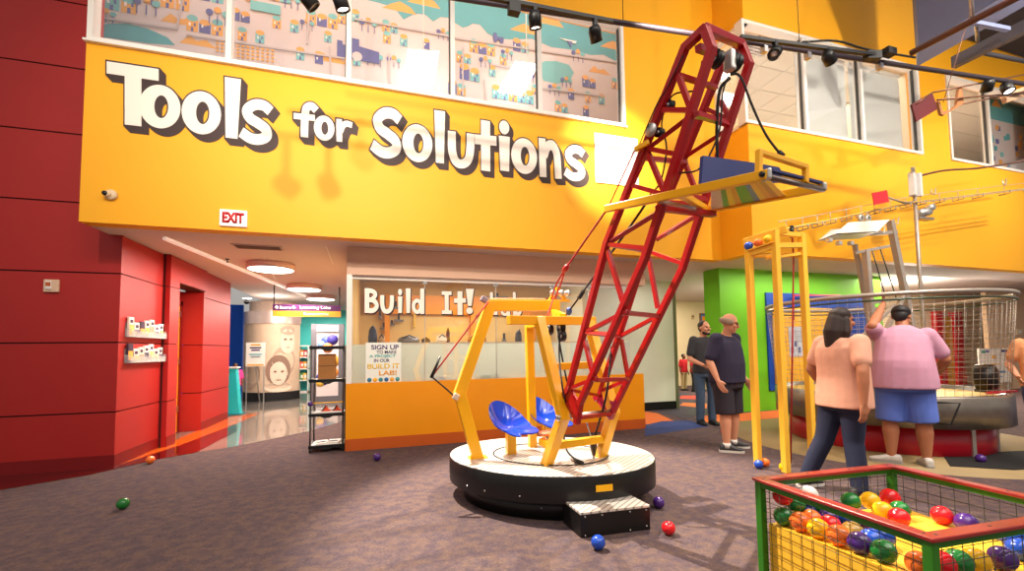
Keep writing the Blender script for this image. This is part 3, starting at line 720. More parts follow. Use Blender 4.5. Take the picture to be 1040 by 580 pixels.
# control lever beside the left seat
h0 = gz(557,472,ZT)
rod_ = MB().tube([h0, h0+V(0,0,.26)], .014, 10).lathe([(0,0),(.02,.0),(.02,.08),(.012,.09)], h0, 12).build('lever_rod', M_steel, cr)
MB().lathe([(0,.25),(.075,.25),(.08,.262),(.075,.274),(0,.276)], h0, 24).build('lever_knob', mat('worn_orange', (205,110,70), .4), rod_)
xb(gy(549,448,h0.y+.02), lf[0].lerp(lf[1],.4), .05, .06)

# ---- step in front of the platform
ZS = .172
S = [gz(571.5,507.5,ZS), gz(589.5,521.5,ZS), gz(660,513.5,ZS), gz(637,501.5,ZS)]
u = (S[2]-S[1]).normalized(); vv = V(-u.y, u.x, 0)
st = thing('step_box', 'low black step with ribbed metal tread in front of the round platform', 'step', (S[0]+S[2])/2-V(0,0,ZS))
MB().prism([p-V(0,0,ZS) for p in S], (0,0,ZS-.01)).build('body', M_black, st, bevel=.004)
MB().prism([p-V(0,0,.012) for p in S], (0,0,.015)).build('tread', M_deck, st)
for f0, z in ((.06,.015),(.06,.145),(.3,.145),(.7,.145),(.94,.03),(.94,.145),(.7,.015)):
    p = S[1].lerp(S[2], f0)-vv*.003; MB().lathe([(0,.004),(.006,.003),(.006,-.003)], V(p.x,p.y,z), 8, axis=-vv).build('screw', M_steel, st)
# ------------------------------------------------------------------ people
M_skin = mat('skin_fair', (214,150,118), .55, var=.05, scale=8)
M_skin2 = mat('skin_tan', (176,112,80), .55, var=.05, scale=8)
M_skin3 = mat('skin_brown', (110,68,48), .55, var=.05, scale=8)
M_eye = mat('eye_dark', (30,22,20), .2)
def ell(c, sx, fy, a, b, n=20, p=2.3):
    out = []
    for k in range(n):
        t = 2*PI*k/n; ct, s_ = math.cos(t), math.sin(t)
        out.append(c + sx*(a*math.copysign(abs(ct)**(2/p), ct)) + fy*(b*math.copysign(abs(s_)**(2/p), s_)))
    return out
def limb(m, pts, rs, n=12):
    """tapered tube with round ends"""
    P = []; R = []
    d0 = (pts[0]-pts[1]).normalized(); d1 = (pts[-1]-pts[-2]).normalized()
    for k in (.95,.7,.35): P.append(pts[0]+d0*rs[0]*k); R.append(rs[0]*math.sqrt(1-k*k))
    for i in range(len(pts)):
        P.append(pts[i]); R.append(rs[i])
        if i < len(pts)-1:
            for t in (.33,.66): P.append(pts[i].lerp(pts[i+1],t)); R.append(rs[i]*(1-t)+rs[i+1]*t)
    for k in (.35,.7,.95): P.append(pts[-1]+d1*rs[-1]*k); R.append(rs[-1]*math.sqrt(1-k*k))
    m.tube(P, R, n)
def place(me, name, mm, root, R, label=None):
    """mesh in person-local coordinates -> child of root (same local frame)"""
    me.transform(R.to_4x4())
    vs = [v.co for v in me.vertices]; c = sum((v for v in vs), V(0,0,0))/max(1, len(vs))
    me.transform(Matrix.Translation(-c)); me.name = name; me.materials.append(mm)
    o = bpy.data.objects.new(name, me); COL.objects.link(o); o.parent = root; o.location = c
    if label: o['label'] = label
    return o
def person(label, loc, face, h=1.75, g=1.0, J=None, shirt=(60,60,70), sleeve=.75, bottom=('pants',(40,44,60)), shoe=((60,60,60),(220,220,220)), skin=None, hair=('short',(40,30,26)), headrot=(0,0), group=None, vox=.009, belly=0, extra=None, cat='person', sock=None):
    skin = skin or M_skin; s = h/1.75
    th = math.atan2(face[0], -face[1]); R = Matrix.Rotation(th, 3, 'Z'); Ri = R.inverted()
    root = thing('person', label, cat, loc, group)
    j = dict(hipL=V(.095,0,.92), hipR=V(-.095,0,.92), kneeL=V(.10,-.015,.50), kneeR=V(-.10,-.015,.50), ankL=V(.10,.02,.085), ankR=V(-.10,.02,.085),
             shL=V(.18*(.6+.4*g),.0,1.42), shR=V(-.18*(.6+.4*g),.0,1.42), elL=V(.235*(.5+.5*g),.03,1.13), elR=V(-.235*(.5+.5*g),.03,1.13), wrL=V(.235*(.5+.5*g),-.05,.88), wrR=V(-.235*(.5+.5*g),-.05,.88),
             waist=V(0,-.01,1.10), chest=V(0,0,1.30), neck=V(0,.0,1.475), head=V(0,-.03,1.635), toeL=V(.0,-1,0), toeR=V(0,-1,0))
    for k in j:
        if not k.startswith('toe'): j[k] = j[k]*s
    for k, v in (J or {}).items():
        if k.startswith('w:'):
            j[k[2:]] = Ri @ (v-Vector(loc))
        elif k.startswith('toe'): j[k] = (Ri @ Vector(v)).normalized()
        elif isinstance(v, (int, float)): j[k] = v
        else: j[k] = Vector(v)
    pel = (j['hipL']+j['hipR'])/2
    hx = (j['hipL']-j['hipR']).normalized(); shx = (j['shL']-j['shR']).normalized()
    shc = (j['shL']+j['shR'])/2
    def frame(a, b, x):
        d = (b-a).normalized(); fy = x.cross(d).normalized()*-1; return x, fy
    def torso(m, k, top=True, bot=-.09):
        sp = [(pel+V(0,0,bot*s), (.170 if k else .135)*g, (.122 if k else .105)*g+belly*.5, hx), (pel, .168*g, .118*g+belly*.6, hx), (pel.lerp(j['waist'],.6), .160*g, .112*g+belly, hx), (j['waist'], .155*g, .110*g+belly, hx.lerp(shx,.4)),
              (j['chest'], .175*(.6+.4*g), .118*(.5+.5*g)+belly*.4, shx), (shc+(j['chest']-shc)*.35, .172*(.6+.4*g), .108*(.5+.5*g), shx), (shc.lerp(j['neck'],.25), .14*(.6+.4*g), .085*(.6+.4*g), shx)]
        if top: sp.append((j['neck'], .075, .065, shx))
        rings = []
        for i, (c, a, b, x) in enumerate(sp):
            c0 = sp[max(0,i-1)][0]; c1 = sp[min(len(sp)-1,i+1)][0]; d = (c1-c0).normalized(); fy = d.cross(x).normalized()
            rings.append(ell(c, x.normalized(), fy, a*s+k, b*s+k))
        m.loft(rings)
    b = MB()
    torso(b, 0)
    up = (j['head']-j['neck']).normalized()
    limb(b, [j['neck']-up*.05, j['neck']+up*.02, j['head']-up*.05], [.062*s,.056*s,.055*s])
    HR = Matrix.Rotation(headrot[0], 3, 'Z') @ Matrix.Rotation(headrot[1], 3, 'X')
    hc = j['head']; S = s
    def hp(x, y, z): return hc + HR @ V(x*S, y*S, z*S)
    b.sphere(hp(0,.012,.03), .092*S, 20, 14, sc=(.84,1.02,1.0), R=HR)
    b.sphere(hp(0,-.025,-.045), .068*S, 16, 12, sc=(.86,.95,1.0), R=HR)
    b.sphere(hp(0,-.07,-.09), .03*S, 12, 8, R=HR)
    limb(b, [hp(0,-.088,.015), hp(0,-.112,-.022)], [.011*S,.017*S], 8)
    for e in (-1,1):
        b.sphere(hp(e*.078,.012,-.005), .028*S, 10, 8, sc=(.35,.75,1.1), R=HR)
        b.sphere(hp(e*.045,-.07,-.025), .024*S, 10, 8, R=HR)
        limb(b, [hp(e*.015,-.088,.028), hp(e*.05,-.076,.03)], [.008*S,.008*S], 8)
    limb(b, [hp(-.02,-.092,-.062), hp(.02,-.092,-.062)], [.009*S,.009*S], 8)
    for sd in 'LR':
        sh, el, wr = j['sh'+sd], j['el'+sd], j['wr'+sd]
        gg = .6+.4*g
        limb(b, [sh, sh.lerp(el,.45), el], [.052*s*gg,.049*s*gg,.041*s*gg]); limb(b, [el, el.lerp(wr,.3), wr], [.041*s*gg,.042*s*gg,.028*s])
        d = (wr-el).normalized(); ix = -1 if sd == 'L' else 1
        hd = j.get('hand'+sd, None); d = hd.normalized() if hd else (d*.8+V(0,-.25,-.2)).normalized()
        thx = j.get('palm'+sd, V(0,-1,0)); ax = (thx - d*thx.dot(d)).normalized(); nx = d.cross(ax).normalized()      # ax: towards the thumb
        rings = [ell(wr+d*(q*s), ax, nx, a*s, c*s, 12) for q, a, c in ((-.01,.026,.022),(.03,.038,.019),(.06,.043,.017),(.088,.042,.014))]
        b.loft(rings)
        curl = j.get('curl', .5)
        pn = nx*(1 if sd == 'L' else -1)
        pn = pn if pn.dot(-V(sh.x,0,0)) >= 0 else -pn
        for fi in range(4):
            base = wr+d*(.085*s)+ax*((.030-.020*fi)*s); ln = (.034,.038,.036,.029)[fi]*s; p = [base]; dd = d.copy()
            for q in range(3):
                dd = (dd + pn*curl*(.35+.25*q)).normalized(); p.append(p[-1]+dd*ln*(1-.18*q))
            limb(b, p, [.0098*s,.0095*s,.0088*s,.008*s], 7)
        p = [wr+d*.025*s+ax*.03*s, wr+d*.05*s+ax*.055*s, wr+d*.082*s+ax*.062*s+pn*.012*s]
        limb(b, p, [.014*s,.0115*s,.009*s], 7)
        hip, kn, an = j['hip'+sd], j['knee'+sd], j['ank'+sd]
        lg = .5+.5*g
        limb(b, [hip, hip.lerp(kn,.5), kn], [.088*s*g,.076*s*lg,.056*s*lg]); limb(b, [kn, kn.lerp(an,.32), an], [.054*s*lg,.059*s*lg,.038*s])
        t = j['toe'+sd]; t = V(t.x,t.y,0).normalized(); limb(b, [an+V(0,0,-.02)*s, an+t*.10*s+V(0,0,-.05*s)], [.038*s,.03*s])
    place(remesh(b, vox, 4), 'body', skin, root, R)
    # shirt
    m = MB(); torso(m, .024, bot=j.get('hem', -.06))
    for sd in 'LR':
        sh, el, wr = j['sh'+sd], j['el'+sd], j['wr'+sd]; gg = .6+.4*g
        e = sh.lerp(el, min(1, sleeve)); m_ = [sh, sh.lerp(e,.5), e]
        dn_ = (shc-sh)*.05; limb(m, [m_[0]+dn_, m_[1], m_[2]], [.067*s*gg+.010,.069*s*gg,.067*s*gg], 14)
    place(remesh(m, .011, 10), 'shirt', mat('cloth_%d_%d_%d' % shirt, shirt, .85, var=.08, scale=14, bump=.25), root, R)
    # trousers
    kind, bc = bottom; m = MB()
    rings = [ell(pel+V(0,0,z*s), hx, hx.cross(V(0,0,1))*-1, a*g*s+.012, (q*g+belly*.4)*s+.012) for z, a, q in ((.06,.163,.115),(0,.17,.122),(-.07,.165,.118),(-.13,.15,.112))]
    m.loft(rings)
    for sd in 'LR':
        hip, kn, an = j['hip'+sd], j['knee'+sd], j['ank'+sd]; lg = .5+.5*g
        if kind == 'shorts':
            e = kn.lerp(an, .06); m.tube([hip+V(0,0,.02), hip.lerp(kn,.25), hip.lerp(kn,.6), e], [.10*s*g,.106*s*(lg*.6+g*.4),.104*s*lg,.10*s*lg], 16)
        else:
            limb(m, [hip, hip.lerp(kn,.5), kn], [.098*s*g,.088*s*lg,.072*s*lg], 14); m.tube([kn, kn.lerp(an,.4), an+V(0,0,-.03*s)], [.072*s*lg,.07*s*lg,.066*s], 14)
    place(remesh(m, .011, 9), kind, mat('cloth_%d_%d_%d' % bc, bc, .85, var=.12, scale=10, bump=.2), root, R)
    for sd in 'LR':
        an = j['ank'+sd]; t = j['toe'+sd]; t = V(t.x,t.y,0).normalized(); x = V(-t.y,t.x,0); z0 = an.z-.085*s
        if sock:
            k = MB(); k.tube([an+V(0,0,-.03*s), an+V(0,0,.03*s)], [.048*s,.047*s], 14); place(k.mesh('sock', V(0,0,0)), 'sock', mat('sock_%d_%d_%d' % sock, sock, .9), root, R)
        k = MB(); rings = []
        for q, a, z1 in ((-.085,.026,.06),(-.07,.036,.085),(-.02,.04,.09),(.05,.044,.075),(.11,.05,.052),(.16,.045,.04),(.19,.026,.032)):
            c = V(an.x,an.y,z0)+t*q*s+V(0,0,(.018+z1/2)*s); rings.append(ell(c, x, V(0,0,1), a*s, z1/2*s, 14, 2.6))
        k.loft(rings); sh_ = place(remesh(k, .006, 3), 'shoe', mat('shoe_%d_%d_%d' % shoe[0], shoe[0], .5, var=.25, scale=40), root, R)
        k = MB(); out = []
        for q, a in ((-.09,.02),(-.075,.036),(-.02,.042),(.05,.046),(.12,.052),(.165,.046),(.195,.026)): out.append(V(an.x,an.y,z0)+t*q*s+x*a*s)
        for q, a in reversed(((-.09,.02),(-.075,.036),(-.02,.042),(.05,.046),(.12,.052),(.165,.046),(.195,.026))): out.append(V(an.x,an.y,z0)+t*q*s-x*a*s)
        k.prism(out, (0,0,.026*s)); place(k.mesh('sole', V(0,0,0)), 'sole', mat('sole_%d_%d_%d' % shoe[1], shoe[1], .6), root, R)
    # hair
    hk, hcol = hair; hm = mat('hair_%d_%d_%d' % hcol, hcol, .6, var=.3, scale=60)
    m = MB()
    if hk in ('short','long','pony'):
        rings = []
        for i in range(9):
            a = -.2+i*(PI*.5+.2)/8; rr = math.cos(a); rings.append([hp(math.cos(t)*.086*rr, .022+math.sin(t)*.10*rr*(1 if math.sin(t) > 0 else .86), .045+.082*math.sin(a)) for t in [2*PI*q/20 for q in range(20)]])
        m.loft(rings)
        m.sphere(hp(0,.055,.0), .072*S, 14, 10, sc=(1.0,.75,1.05), R=HR)
        for e in (-1,1): m.sphere(hp(e*.07,.02,.03), .03*S, 10, 8, sc=(.5,1,1.2), R=HR)
    if hk == 'long':
        limb(m, [hp(0,.06,.0), hp(0,.085,-.12), hp(0,.095,-.25)], [.078*S,.085*S,.06*S], 14)
        for e in (-1,1): limb(m, [hp(e*.07,.03,.0), hp(e*.085,.04,-.12), hp(e*.08,.04,-.22)], [.03*S,.04*S,.025*S], 10)
    if hk == 'fringe':      # balding: ring of hair round the back and sides
        for i in range(15):
            a = -.35+i*(PI+.7)/14; p = hp(math.cos(a)*.078, .012+math.sin(a)*.092, .015); m.sphere(p, .027*S, 8, 6, sc=(1,1,1.5))
    place(remesh(m, .008, 2), 'hair', hm, root, R)
    for e in (-1,1):
        k = MB().sphere(hp(e*.033,-.082,.008), .0085*S, 8, 6, sc=(1.3,.8,1)); place(k.mesh('eye', V(0,0,0)), 'eye', M_eye, root, R)
    if extra: extra(root, hp, HR, R, j, s)
    return root

def glasses(root, hp, HR, R, j, s):
    k = MB()
    for e in (-1,1):
        k.tube([hp(e*.034+.024*math.cos(t), -.098, .006+.019*math.sin(t)) for t in [2*PI*q/14 for q in range(14)]], .0022, 5, closed=True)
        k.tube([hp(e*.058,-.097,.012), hp(e*.08,-.03,.012), hp(e*.082,.02,.005)], .0022, 5)
    k.tube([hp(-.011,-.1,.01), hp(.011,-.1,.01)], .002, 5)
    place(k.mesh('glasses', V(0,0,0)), 'glasses', M_black, root, R)
def beard(root, hp, HR, R, j, s):
    k = MB()
    for i in range(11):
        a = -PI+.25+i*(PI-.5)/10; p = hp(math.cos(a)*.06, -.022+math.sin(a)*.058, -.075-.03*abs(math.sin(a))); k.sphere(p, .022*s, 8, 6)
    limb(k, [hp(-.03,-.09,-.05), hp(0,-.1,-.045), hp(.03,-.09,-.05)], [.008*s]*3, 8); k.sphere(hp(0,-.085,-.105), .026*s, 10, 8)
    place(remesh(k, .007, 2), 'beard', mat('beard_dark', (40,30,26), .8), root, R)

# man in navy, hands down, looking down to the right
p1 = gz(741,457)
person('man in a navy T-shirt, dark cargo shorts and glasses standing left of the yellow posts', p1, (.22,-.97), 1.76, 1.3,
       J=dict(neck=(0,-.02,1.48), head=(0,-.07,1.63), elL=(.27,.05,1.15), elR=(-.27,.05,1.15), wrL=(.27,-.08,.90), wrR=(-.27,-.06,.90), ankL=(.14,.03,.085), ankR=(-.13,-.05,.085), kneeL=(.125,0,.49), kneeR=(-.12,-.04,.49), toeL=(1,-.35,0), toeR=(.85,-.55,0)),
       shirt=(42,38,62), sleeve=.8, bottom=('shorts',(44,38,48)), shoe=((62,60,64),(214,206,198)), hair=('fringe',(150,128,112)), headrot=(.55,.28), belly=.03, extra=glasses, sock=(226,222,216))
# bearded man behind him
p2 = gz(718,431)
person('bearded man in a dark grey polo and jeans standing behind the man in navy', p2, (-.3,-.95), 1.78, 1.05,
       J=dict(wrL=(.10,-.20,1.0), elL=(.27,-.02,1.12), elR=(-.26,.0,1.12), wrR=(-.12,-.22,1.02), head=(0,-.04,1.655)),
       shirt=(52,52,56), sleeve=.7, bottom=('pants',(66,84,108)), shoe=((26,24,26),(20,20,20)), hair=('short',(40,30,28)), headrot=(.35,.0), extra=beard)
# woman in peach walking right
p3 = gz(862,503); p3.z = 0
wl = gz(812,494); wr_ = gz(874,507)
person('long-haired woman in a peach T-shirt and dark jeans walking behind the wire ball pit', p3, (.93,-.15), 1.66, 1.3,
       J={'w:ankL': wl+V(.05,-.02,.085), 'w:ankR': wr_+V(0,.0,.085), 'w:kneeL': wl.lerp(p3,.5)+V(.05,0,.47), 'w:kneeR': wr_.lerp(p3,.45)+V(.02,0,.48), 'toeL': (1,-.15,0), 'toeR': (1,-.3,0),
          'elL': V(.27,.06,1.10), 'wrL': V(.25,-.1,.88), 'elR': V(-.29,.10,1.10), 'wrR': V(-.30,.12,.84), 'handR': V(0,.02,-1), 'hem': -.10},
       shirt=(226,166,140), sleeve=.62, bottom=('pants',(34,38,62)), shoe=((60,56,58),(226,220,214)), hair=('long',(44,28,24)), skin=M_skin2, headrot=(0,.1))
# big man in lilac gripping the hoop
p4 = gz(923,472)
hnd = gz(898,300,1.93)
person('big man in a lilac T-shirt and blue shorts reaching up to the metal hoop', p4, (.80,.58), 1.80, 1.55,
       J={'w:wrL': gp(897,309,p4+V(.0,.26,0),V(0,1,0)), 'w:elL': gp(886,331,p4+V(-.1,.14,0),V(0,1,0)), 'handL': V(-.1,-.3,1), 'waist': V(0,-.02,1.12), 'chest': V(-.01,-.05,1.32), 'neck': V(-.03,-.10,1.51), 'head': V(-.03,-.16,1.645),
          'shL': V(.20,-.05,1.45), 'shR': V(-.23,-.07,1.42), 'elR': V(-.36,-.12,1.16), 'wrR': V(-.33,-.34,1.0), 'ankL': V(.14,.02,.085), 'ankR': V(-.15,.0,.085), 'kneeL': V(.13,0,.50), 'kneeR': V(-.14,0,.50), 'toeL': (-.5,.85,0), 'toeR': (.7,.7,0), 'hem': -.10},
       shirt=(196,142,166), sleeve=.7, bottom=('shorts',(88,112,196)), shoe=((196,190,186),(150,146,142)), hair=('short',(26,20,22)), skin=M_skin2, headrot=(-.3,.35), belly=.05)
# person at the right edge
p5 = gy(1066,470,3.05); p5.z = 0
person('person in an orange shirt at the right edge beside the silver drum', p5, (-.8,-.5), 1.62, 1.05, J=dict(elR=(-.26,.02,1.06), wrR=(-.22,-.16,.92)),
       shirt=(232,160,112), sleeve=.6, bottom=('pants',(90,98,140)), skin=M_skin, hair=('short',(60,40,30)))
# pupils in red far down the passage
for (x, y, f, sk, hh, lb) in ((695,396.5,(.2,-1),M_skin3,1.12,'child in a red shirt nearest the pale wall, first of the three pupils'), (705.5,398,(.5,-.9),M_skin3,1.17,'child in a red shirt and dark shorts, middle one of the three pupils'), (714,397,(-.6,-.8),M_skin3,1.1,'child in a red shirt half hidden behind the bearded man')):
    person(lb, gz(x, y), f, hh, 1.0, shirt=(190,24,34), sleeve=.8, bottom=('pants',(36,34,44) if x == 705.5 else (196,168,120)), shoe=((30,28,30),(30,28,30)), skin=sk, hair=('short',(26,18,16)), group='pupils in red shirts', vox=.012)
pk = gy(238.5,400,12.0); pk.z = 0
person('small child in a bright pink top at the corridor end by the blue wall', pk, (.3,-1), 1.08, 1.0, shirt=(232,60,140), sleeve=.9, bottom=('pants',(170,150,200)), skin=M_skin3, hair=('long',(26,18,16)), vox=.012)
# ------------------------------------------------------------------ balls
BC = dict(red=(214,26,34), green=(24,112,44), blue=(26,72,176), navy=(30,46,120), purple=(72,36,116), orange=(238,112,40), yellow=(246,186,24), white=(225,222,215), gold=(180,140,60))
BMESH = {}
BR = .047
def ball(p, col, label, group=None, r=BR):
    if col not in BMESH:
        m = MB(); prof = []
        for i in range(25):
            a = -PI/2+PI*i/24; rr = BR-(.0012 if i == 12 else 0); prof.append((rr*math.cos(a), rr*math.sin(a)))
        m.lathe(prof, (0,0,0), 28)
        me = m.mesh('ball', V(0,0,0)); me.materials.append(mat('ball_'+col, BC[col], .22, var=.02, coat=.3)); BMESH[col] = me
    o = bpy.data.objects.new('ball', BMESH[col]); COL.objects.link(o); o.location = p
    o.rotation_euler = (random.random()*3, random.random()*3, 0); ORG[o] = Vector(p)
    return tag(o, label, 'ball', group)
for x, y, c, lb in ((125,517,'green','green ball alone on the carpet in front of the red wall'), (152.5,471,'orange','orange ball on the floor by the red wall corner'), (383,468,'purple','purple ball in front of the orange counter, near its left end'),
    (607.5,558,'blue','blue ball on the carpet in front of the black step'), (679,543,'red','red ball on the carpet right of the black step'), (669,516,'purple','purple ball in the shadow beside the round platform'),
    (770.5,476,'blue','blue ball at the foot of the left yellow post'), (777,474,'orange','orange ball behind the blue one at the foot of the left yellow post'), (796,479,'yellow','yellow ball on the floor against the middle yellow post'),
    (735,441,'red','small red ball on the carpet behind the man in navy'), (996,470,'purple','purple ball on the black mat before the red drum base')):
    g = gz(x, y); d = V(g.x, g.y, 0).normalized(); q = gz(x, y-BR*434/((g-EYE).dot(FW)), BR)
    ball(q, c, lb, 'balls on the floor')

# ------------------------------------------------------------------ wire ball pit
ZR = .62
PL, PB, PF = gz(763,484.5,ZR), gz(903,470.5,ZR), gz(948,548,ZR)
PU, PV = (PB-PL).normalized(), (PL-PF).normalized()
X0, Y0, X1, Y1 = 0.0, 0.0, (PB-PL).length, (PL-PF).length
def T(p): return V(PF.x+PU.x*p.x+PV.x*p.y, PF.y+PU.y*p.x+PV.y*p.y, p.z)
def Ti(p):
    d = PU.x*PV.y-PU.y*PV.x; x = p.x-PF.x; y = p.y-PF.y
    return V((x*PV.y-y*PV.x)/d, (y*PU.x-x*PU.y)/d, p.z)
pit = thing('ball_pit', 'green wire ball pit with a red rim and sloping yellow floor', 'ball pit', T(V((X0+X1)/2,(Y0+Y1)/2,0)))
M_rim = mat('rim_red', (138,34,30), .3, var=.05, coat=.3); M_pg = mat('pit_green', (44,112,24), .4); M_wire = mat('dark_wire', (44,46,24), .5, .3); M_py = mat('pit_yellow', (244,186,52), .45, var=.04)
W = .058
rm = MB(); z0, z1 = ZR-.016, ZR
out = [(X0,Y0),(X1,Y0),(X1,Y1),(X0,Y1)]; inn = [(X0+W,Y0+W),(X1-W,Y0+W),(X1-W,Y1-W),(X0+W,Y1-W)]
vs = [(x,y,z) for z in (z0,z1) for x,y in out+inn]
fs = []
for k in range(4):
    l_ = (k+1) % 4
    fs += [(k,l_,4+l_,4+k),(8+k,8+l_,12+l_,12+k),(k,l_,8+l_,8+k),(4+k,4+l_,12+l_,12+k)]
rm.add(vs, fs); rm.xf(T).build('rim', M_rim, pit, bevel=.004)
for k in range(4):
    a, b = Vector((*out[k],z1)), Vector((*out[(k+1) % 4],z1)); nrm = V(-(b-a).y,(b-a).x,0).normalized()
    for f0 in (.06,.35,.65,.94):
        p = a.lerp(b,f0)+nrm*W*.5; MB().lathe([(0,.0015),(.006,.001),(.007,-.002)], p, 10).xf(T).build('screw', M_black, pit)
for x, y in ((X0+.028,Y0+.028),(X1-.028,Y0+.028),(X1-.028,Y1-.028),(X0+.028,Y1-.028)):
    MB().box((x-.018,y-.018,0),(x+.018,y+.018,z0)).xf(T).build('post', M_pg, pit, bevel=.003)
for k in range(4):
    a, b = Vector(((X0+.028,X1-.028,X1-.028,X0+.028)[k],(Y0+.028,Y0+.028,Y1-.028,Y1-.028)[k],z0-.014)), Vector(((X1-.028,X1-.028,X0+.028,X0+.028)[k],(Y0+.028,Y1-.028,Y1-.028,Y0+.028)[k],z0-.014))
    MB().bar(a, b, .028, .028).xf(T).build('top_rail', M_pg, pit); MB().bar(V(a.x,a.y,.03), V(b.x,b.y,.03), .03, .03).xf(T).build('bottom_rail', M_pg, pit)
    m = MB(); L = (b-a).length; n = int(L/.054)
    for i in range(1, n): p = a.lerp(b, i/n); m.tube([V(p.x,p.y,.03), p], .0017, 4)
    for i in range(1, 11): z = .03+i*.053; m.tube([V(a.x,a.y,z), V(b.x,b.y,z)], .0017, 4)
    m.xf(T).build('wire_mesh', M_wire, pit)
def ramp(x, y):
    t = y/Y1; u_ = x/X1; return (.437-.055*t)*(1-u_)+(.362+.038*t)*u_
gx0, gx1, gy0, gy1 = X0+.05, X1-.05, Y0+.05, Y1-.05
fl = MB(); xs = [gx0, gx0+.12, gx0+.5, gx1]; vs = []
for x in xs: vs += [(x,gy0,0.05),(x,gy1,.05),(x,gy0,ramp(x,gy0)),(x,gy1,ramp(x,gy1))]
fs = []
for i in range(3):
    a = i*4; b = a+4; fs += [(a+2,b+2,b+3,a+3),(a,a+1,b+1,b),(a,b,b+2,a+2),(a+1,a+3,b+3,b+1)]
fs += [(0,2,3,1),(12,13,15,14)]
fl.add(vs, fs); fl.xf(T).build('sloping_floor', M_py, pit)
PB_ = [(787,525,'green','front of the row, dark green ball nearest the left corner post of the wire pit'),(792,514,'red','red ball at the far left end of the row in the wire pit'),(804,513.5,'green','green ball behind the orange one near the left post in the wire pit'),(816,513,'white','white ball at the back of the left row in the wire pit'),
 (817,518,'navy','dark blue ball between green ones in the left row of the pit'),(829,515.5,'green','green ball under the red rim, right of the dark blue one'),(801,528,'orange','orange ball left of the yellow one in the front row of the pit'),(820,524.5,'orange','orange ball just above the yellow one in the pit'),
 (814,534,'yellow','yellow ball in front of the orange pair behind the left wire'),(839,526.5,'purple','purple ball below the rim, left of the blue one in the pit'),(845,518,'purple','purple ball almost hidden under the red rim'),(856,527,'blue','blue ball right of the purple one in the middle of the row'),
 (847,537,'red','red ball behind the orange one in the middle of the row'),(840,543,'orange','orange ball in front of the red one in the middle of the row'),(862,540,'gold','small gold-brown ball between the red and the purple balls'),(884,533,'purple','purple ball close under the rim before the blue pair'),(871,556,'purple','large-looking dark purple ball at the front of the row'),
 (880,545,'blue','blue ball behind the front green and purple balls'),(894,545,'blue','blue ball against the wire above the front green ball'),(892,558,'green','green ball at the front, right of the dark purple one'),
 (864,509,'green','green ball at the back of the pit, left of the yellow one'),(882,509.5,'yellow','yellow ball at the back of the pit between green and red'),(895,517,'yellow','yellow ball lower right of the back yellow ball'),(904,505,'red','red ball beside the back corner post of the pit'),(911,518,'green','green ball between two red balls at the back of the pit'),(907,523,'red','red ball just behind the front rim, below the green one'),
 (965,526,'red','red ball on the right half of the yellow floor, next to a purple one'),(985,527,'purple','purple ball right of the lone red one on the yellow floor'),(936,573,'orange','orange ball left of the front corner post'),(966,577,'red','red ball at the foot of the front corner post'),(988,576,'green','green ball right of the front corner post at the bottom'),
 (1010,576,'yellow','yellow ball at the bottom right behind the front wire'),(1027,570,'purple','purple ball at the right edge, below the blue pair'),(1032,546,'blue','upper one of two blue balls at the right edge of the pit'),(1036,558,'blue','lower one of two blue balls at the right edge of the pit')]
pts = []
for x, y, c, lb in PB_:
    z = .45
    for _ in range(8):
        p = Ti(gz(x, y, z)); z = ramp(min(max(p.x,gx0),gx1), min(max(p.y,gy0),gy1))+BR
    if p.y > gy1-BR: p = Ti(gp(x, y, T(V(0,gy1-BR,0)), V(-PU.y,PU.x,0)))
    if p.x < gx0+BR: p = Ti(gp(x, y, T(V(gx0+BR,0,0)), V(PV.y,-PV.x,0)))
    pts.append(V(min(max(p.x,gx0+BR),gx1-BR), min(max(p.y,gy0+BR),gy1-BR), min(p.z, .515)))
for _ in range(150):
    for i in range(len(pts)):
        for k in range(i):
            d = pts[i]-pts[k]
            if d.length < 2*BR+.0005:
                e = (2*BR+.0005-d.length)*.3; d.z *= .3; d = d.normalized() if d.length > 1e-5 else V(1,0,0); pts[i] += d*e; pts[k] -= d*e
    for p in pts:
        p.x = min(max(p.x,gx0+BR),gx1-BR); p.y = min(max(p.y,gy0+BR),gy1-BR); p.z = max(p.z, ramp(p.x,p.y)+BR)
pts = [T(p) for p in pts]
for p, (x, y, c, lb) in zip(pts, PB_): ball(p, c, lb, 'balls in the wire pit')

# ------------------------------------------------------------------ yellow ball tower
M_ty = mat('tower_yellow', (248,190,58), .4, var=.04)
tb = [gz(770,474), gz(798.5,480), gz(826,475)]; ZT2 = 2.50
tw = thing('ball_tower', 'tall yellow wooden post tower with a ball chute across the top', 'tower', tb[1])
tt = [V(tb[0].x,tb[0].y,gy(763,251,tb[0].y).z), V(tb[1].x,tb[1].y,gy(794,234,tb[1].y).z), V(tb[2].x,tb[2].y,gy(824,238,tb[2].y).z)]
for a, b in zip(tb[:3], tt[:3]): MB().bar(a, b, .064, .064).build('post', M_ty, tw, bevel=.005)
L1, R1 = V(tb[0].x,tb[0].y,gy(763,258.5,tb[0].y).z), V(tb[1].x,tb[1].y,gy(793,250,tb[1].y).z)
L2, R2 = V(tb[0].x,tb[0].y+.02,gy(763,244.5,tb[0].y).z), V(tb[1].x,tb[1].y+.02,gy(796,234.5,tb[1].y).z)
dd_ = (R1-L1); dd_.z = 0; dd_.normalize(); nn_ = V(dd_.y,-dd_.x,0)
MB().bar(L1, R1, .05, .055).build('lower_beam', M_ty, tw, bevel=.005)
MB().bar(L2-dd_*.06+nn_*-.05, R2+dd_*.12+nn_*-.05, .03, .085).build('upper_beam', M_ty, tw, bevel=.005)
MB().bar(R1-V(0,0,.0), V(tb[2].x,tb[2].y,gy(824,250,tb[2].y).z), .05, .055).build('cross_beam', M_ty, tw, bevel=.005)
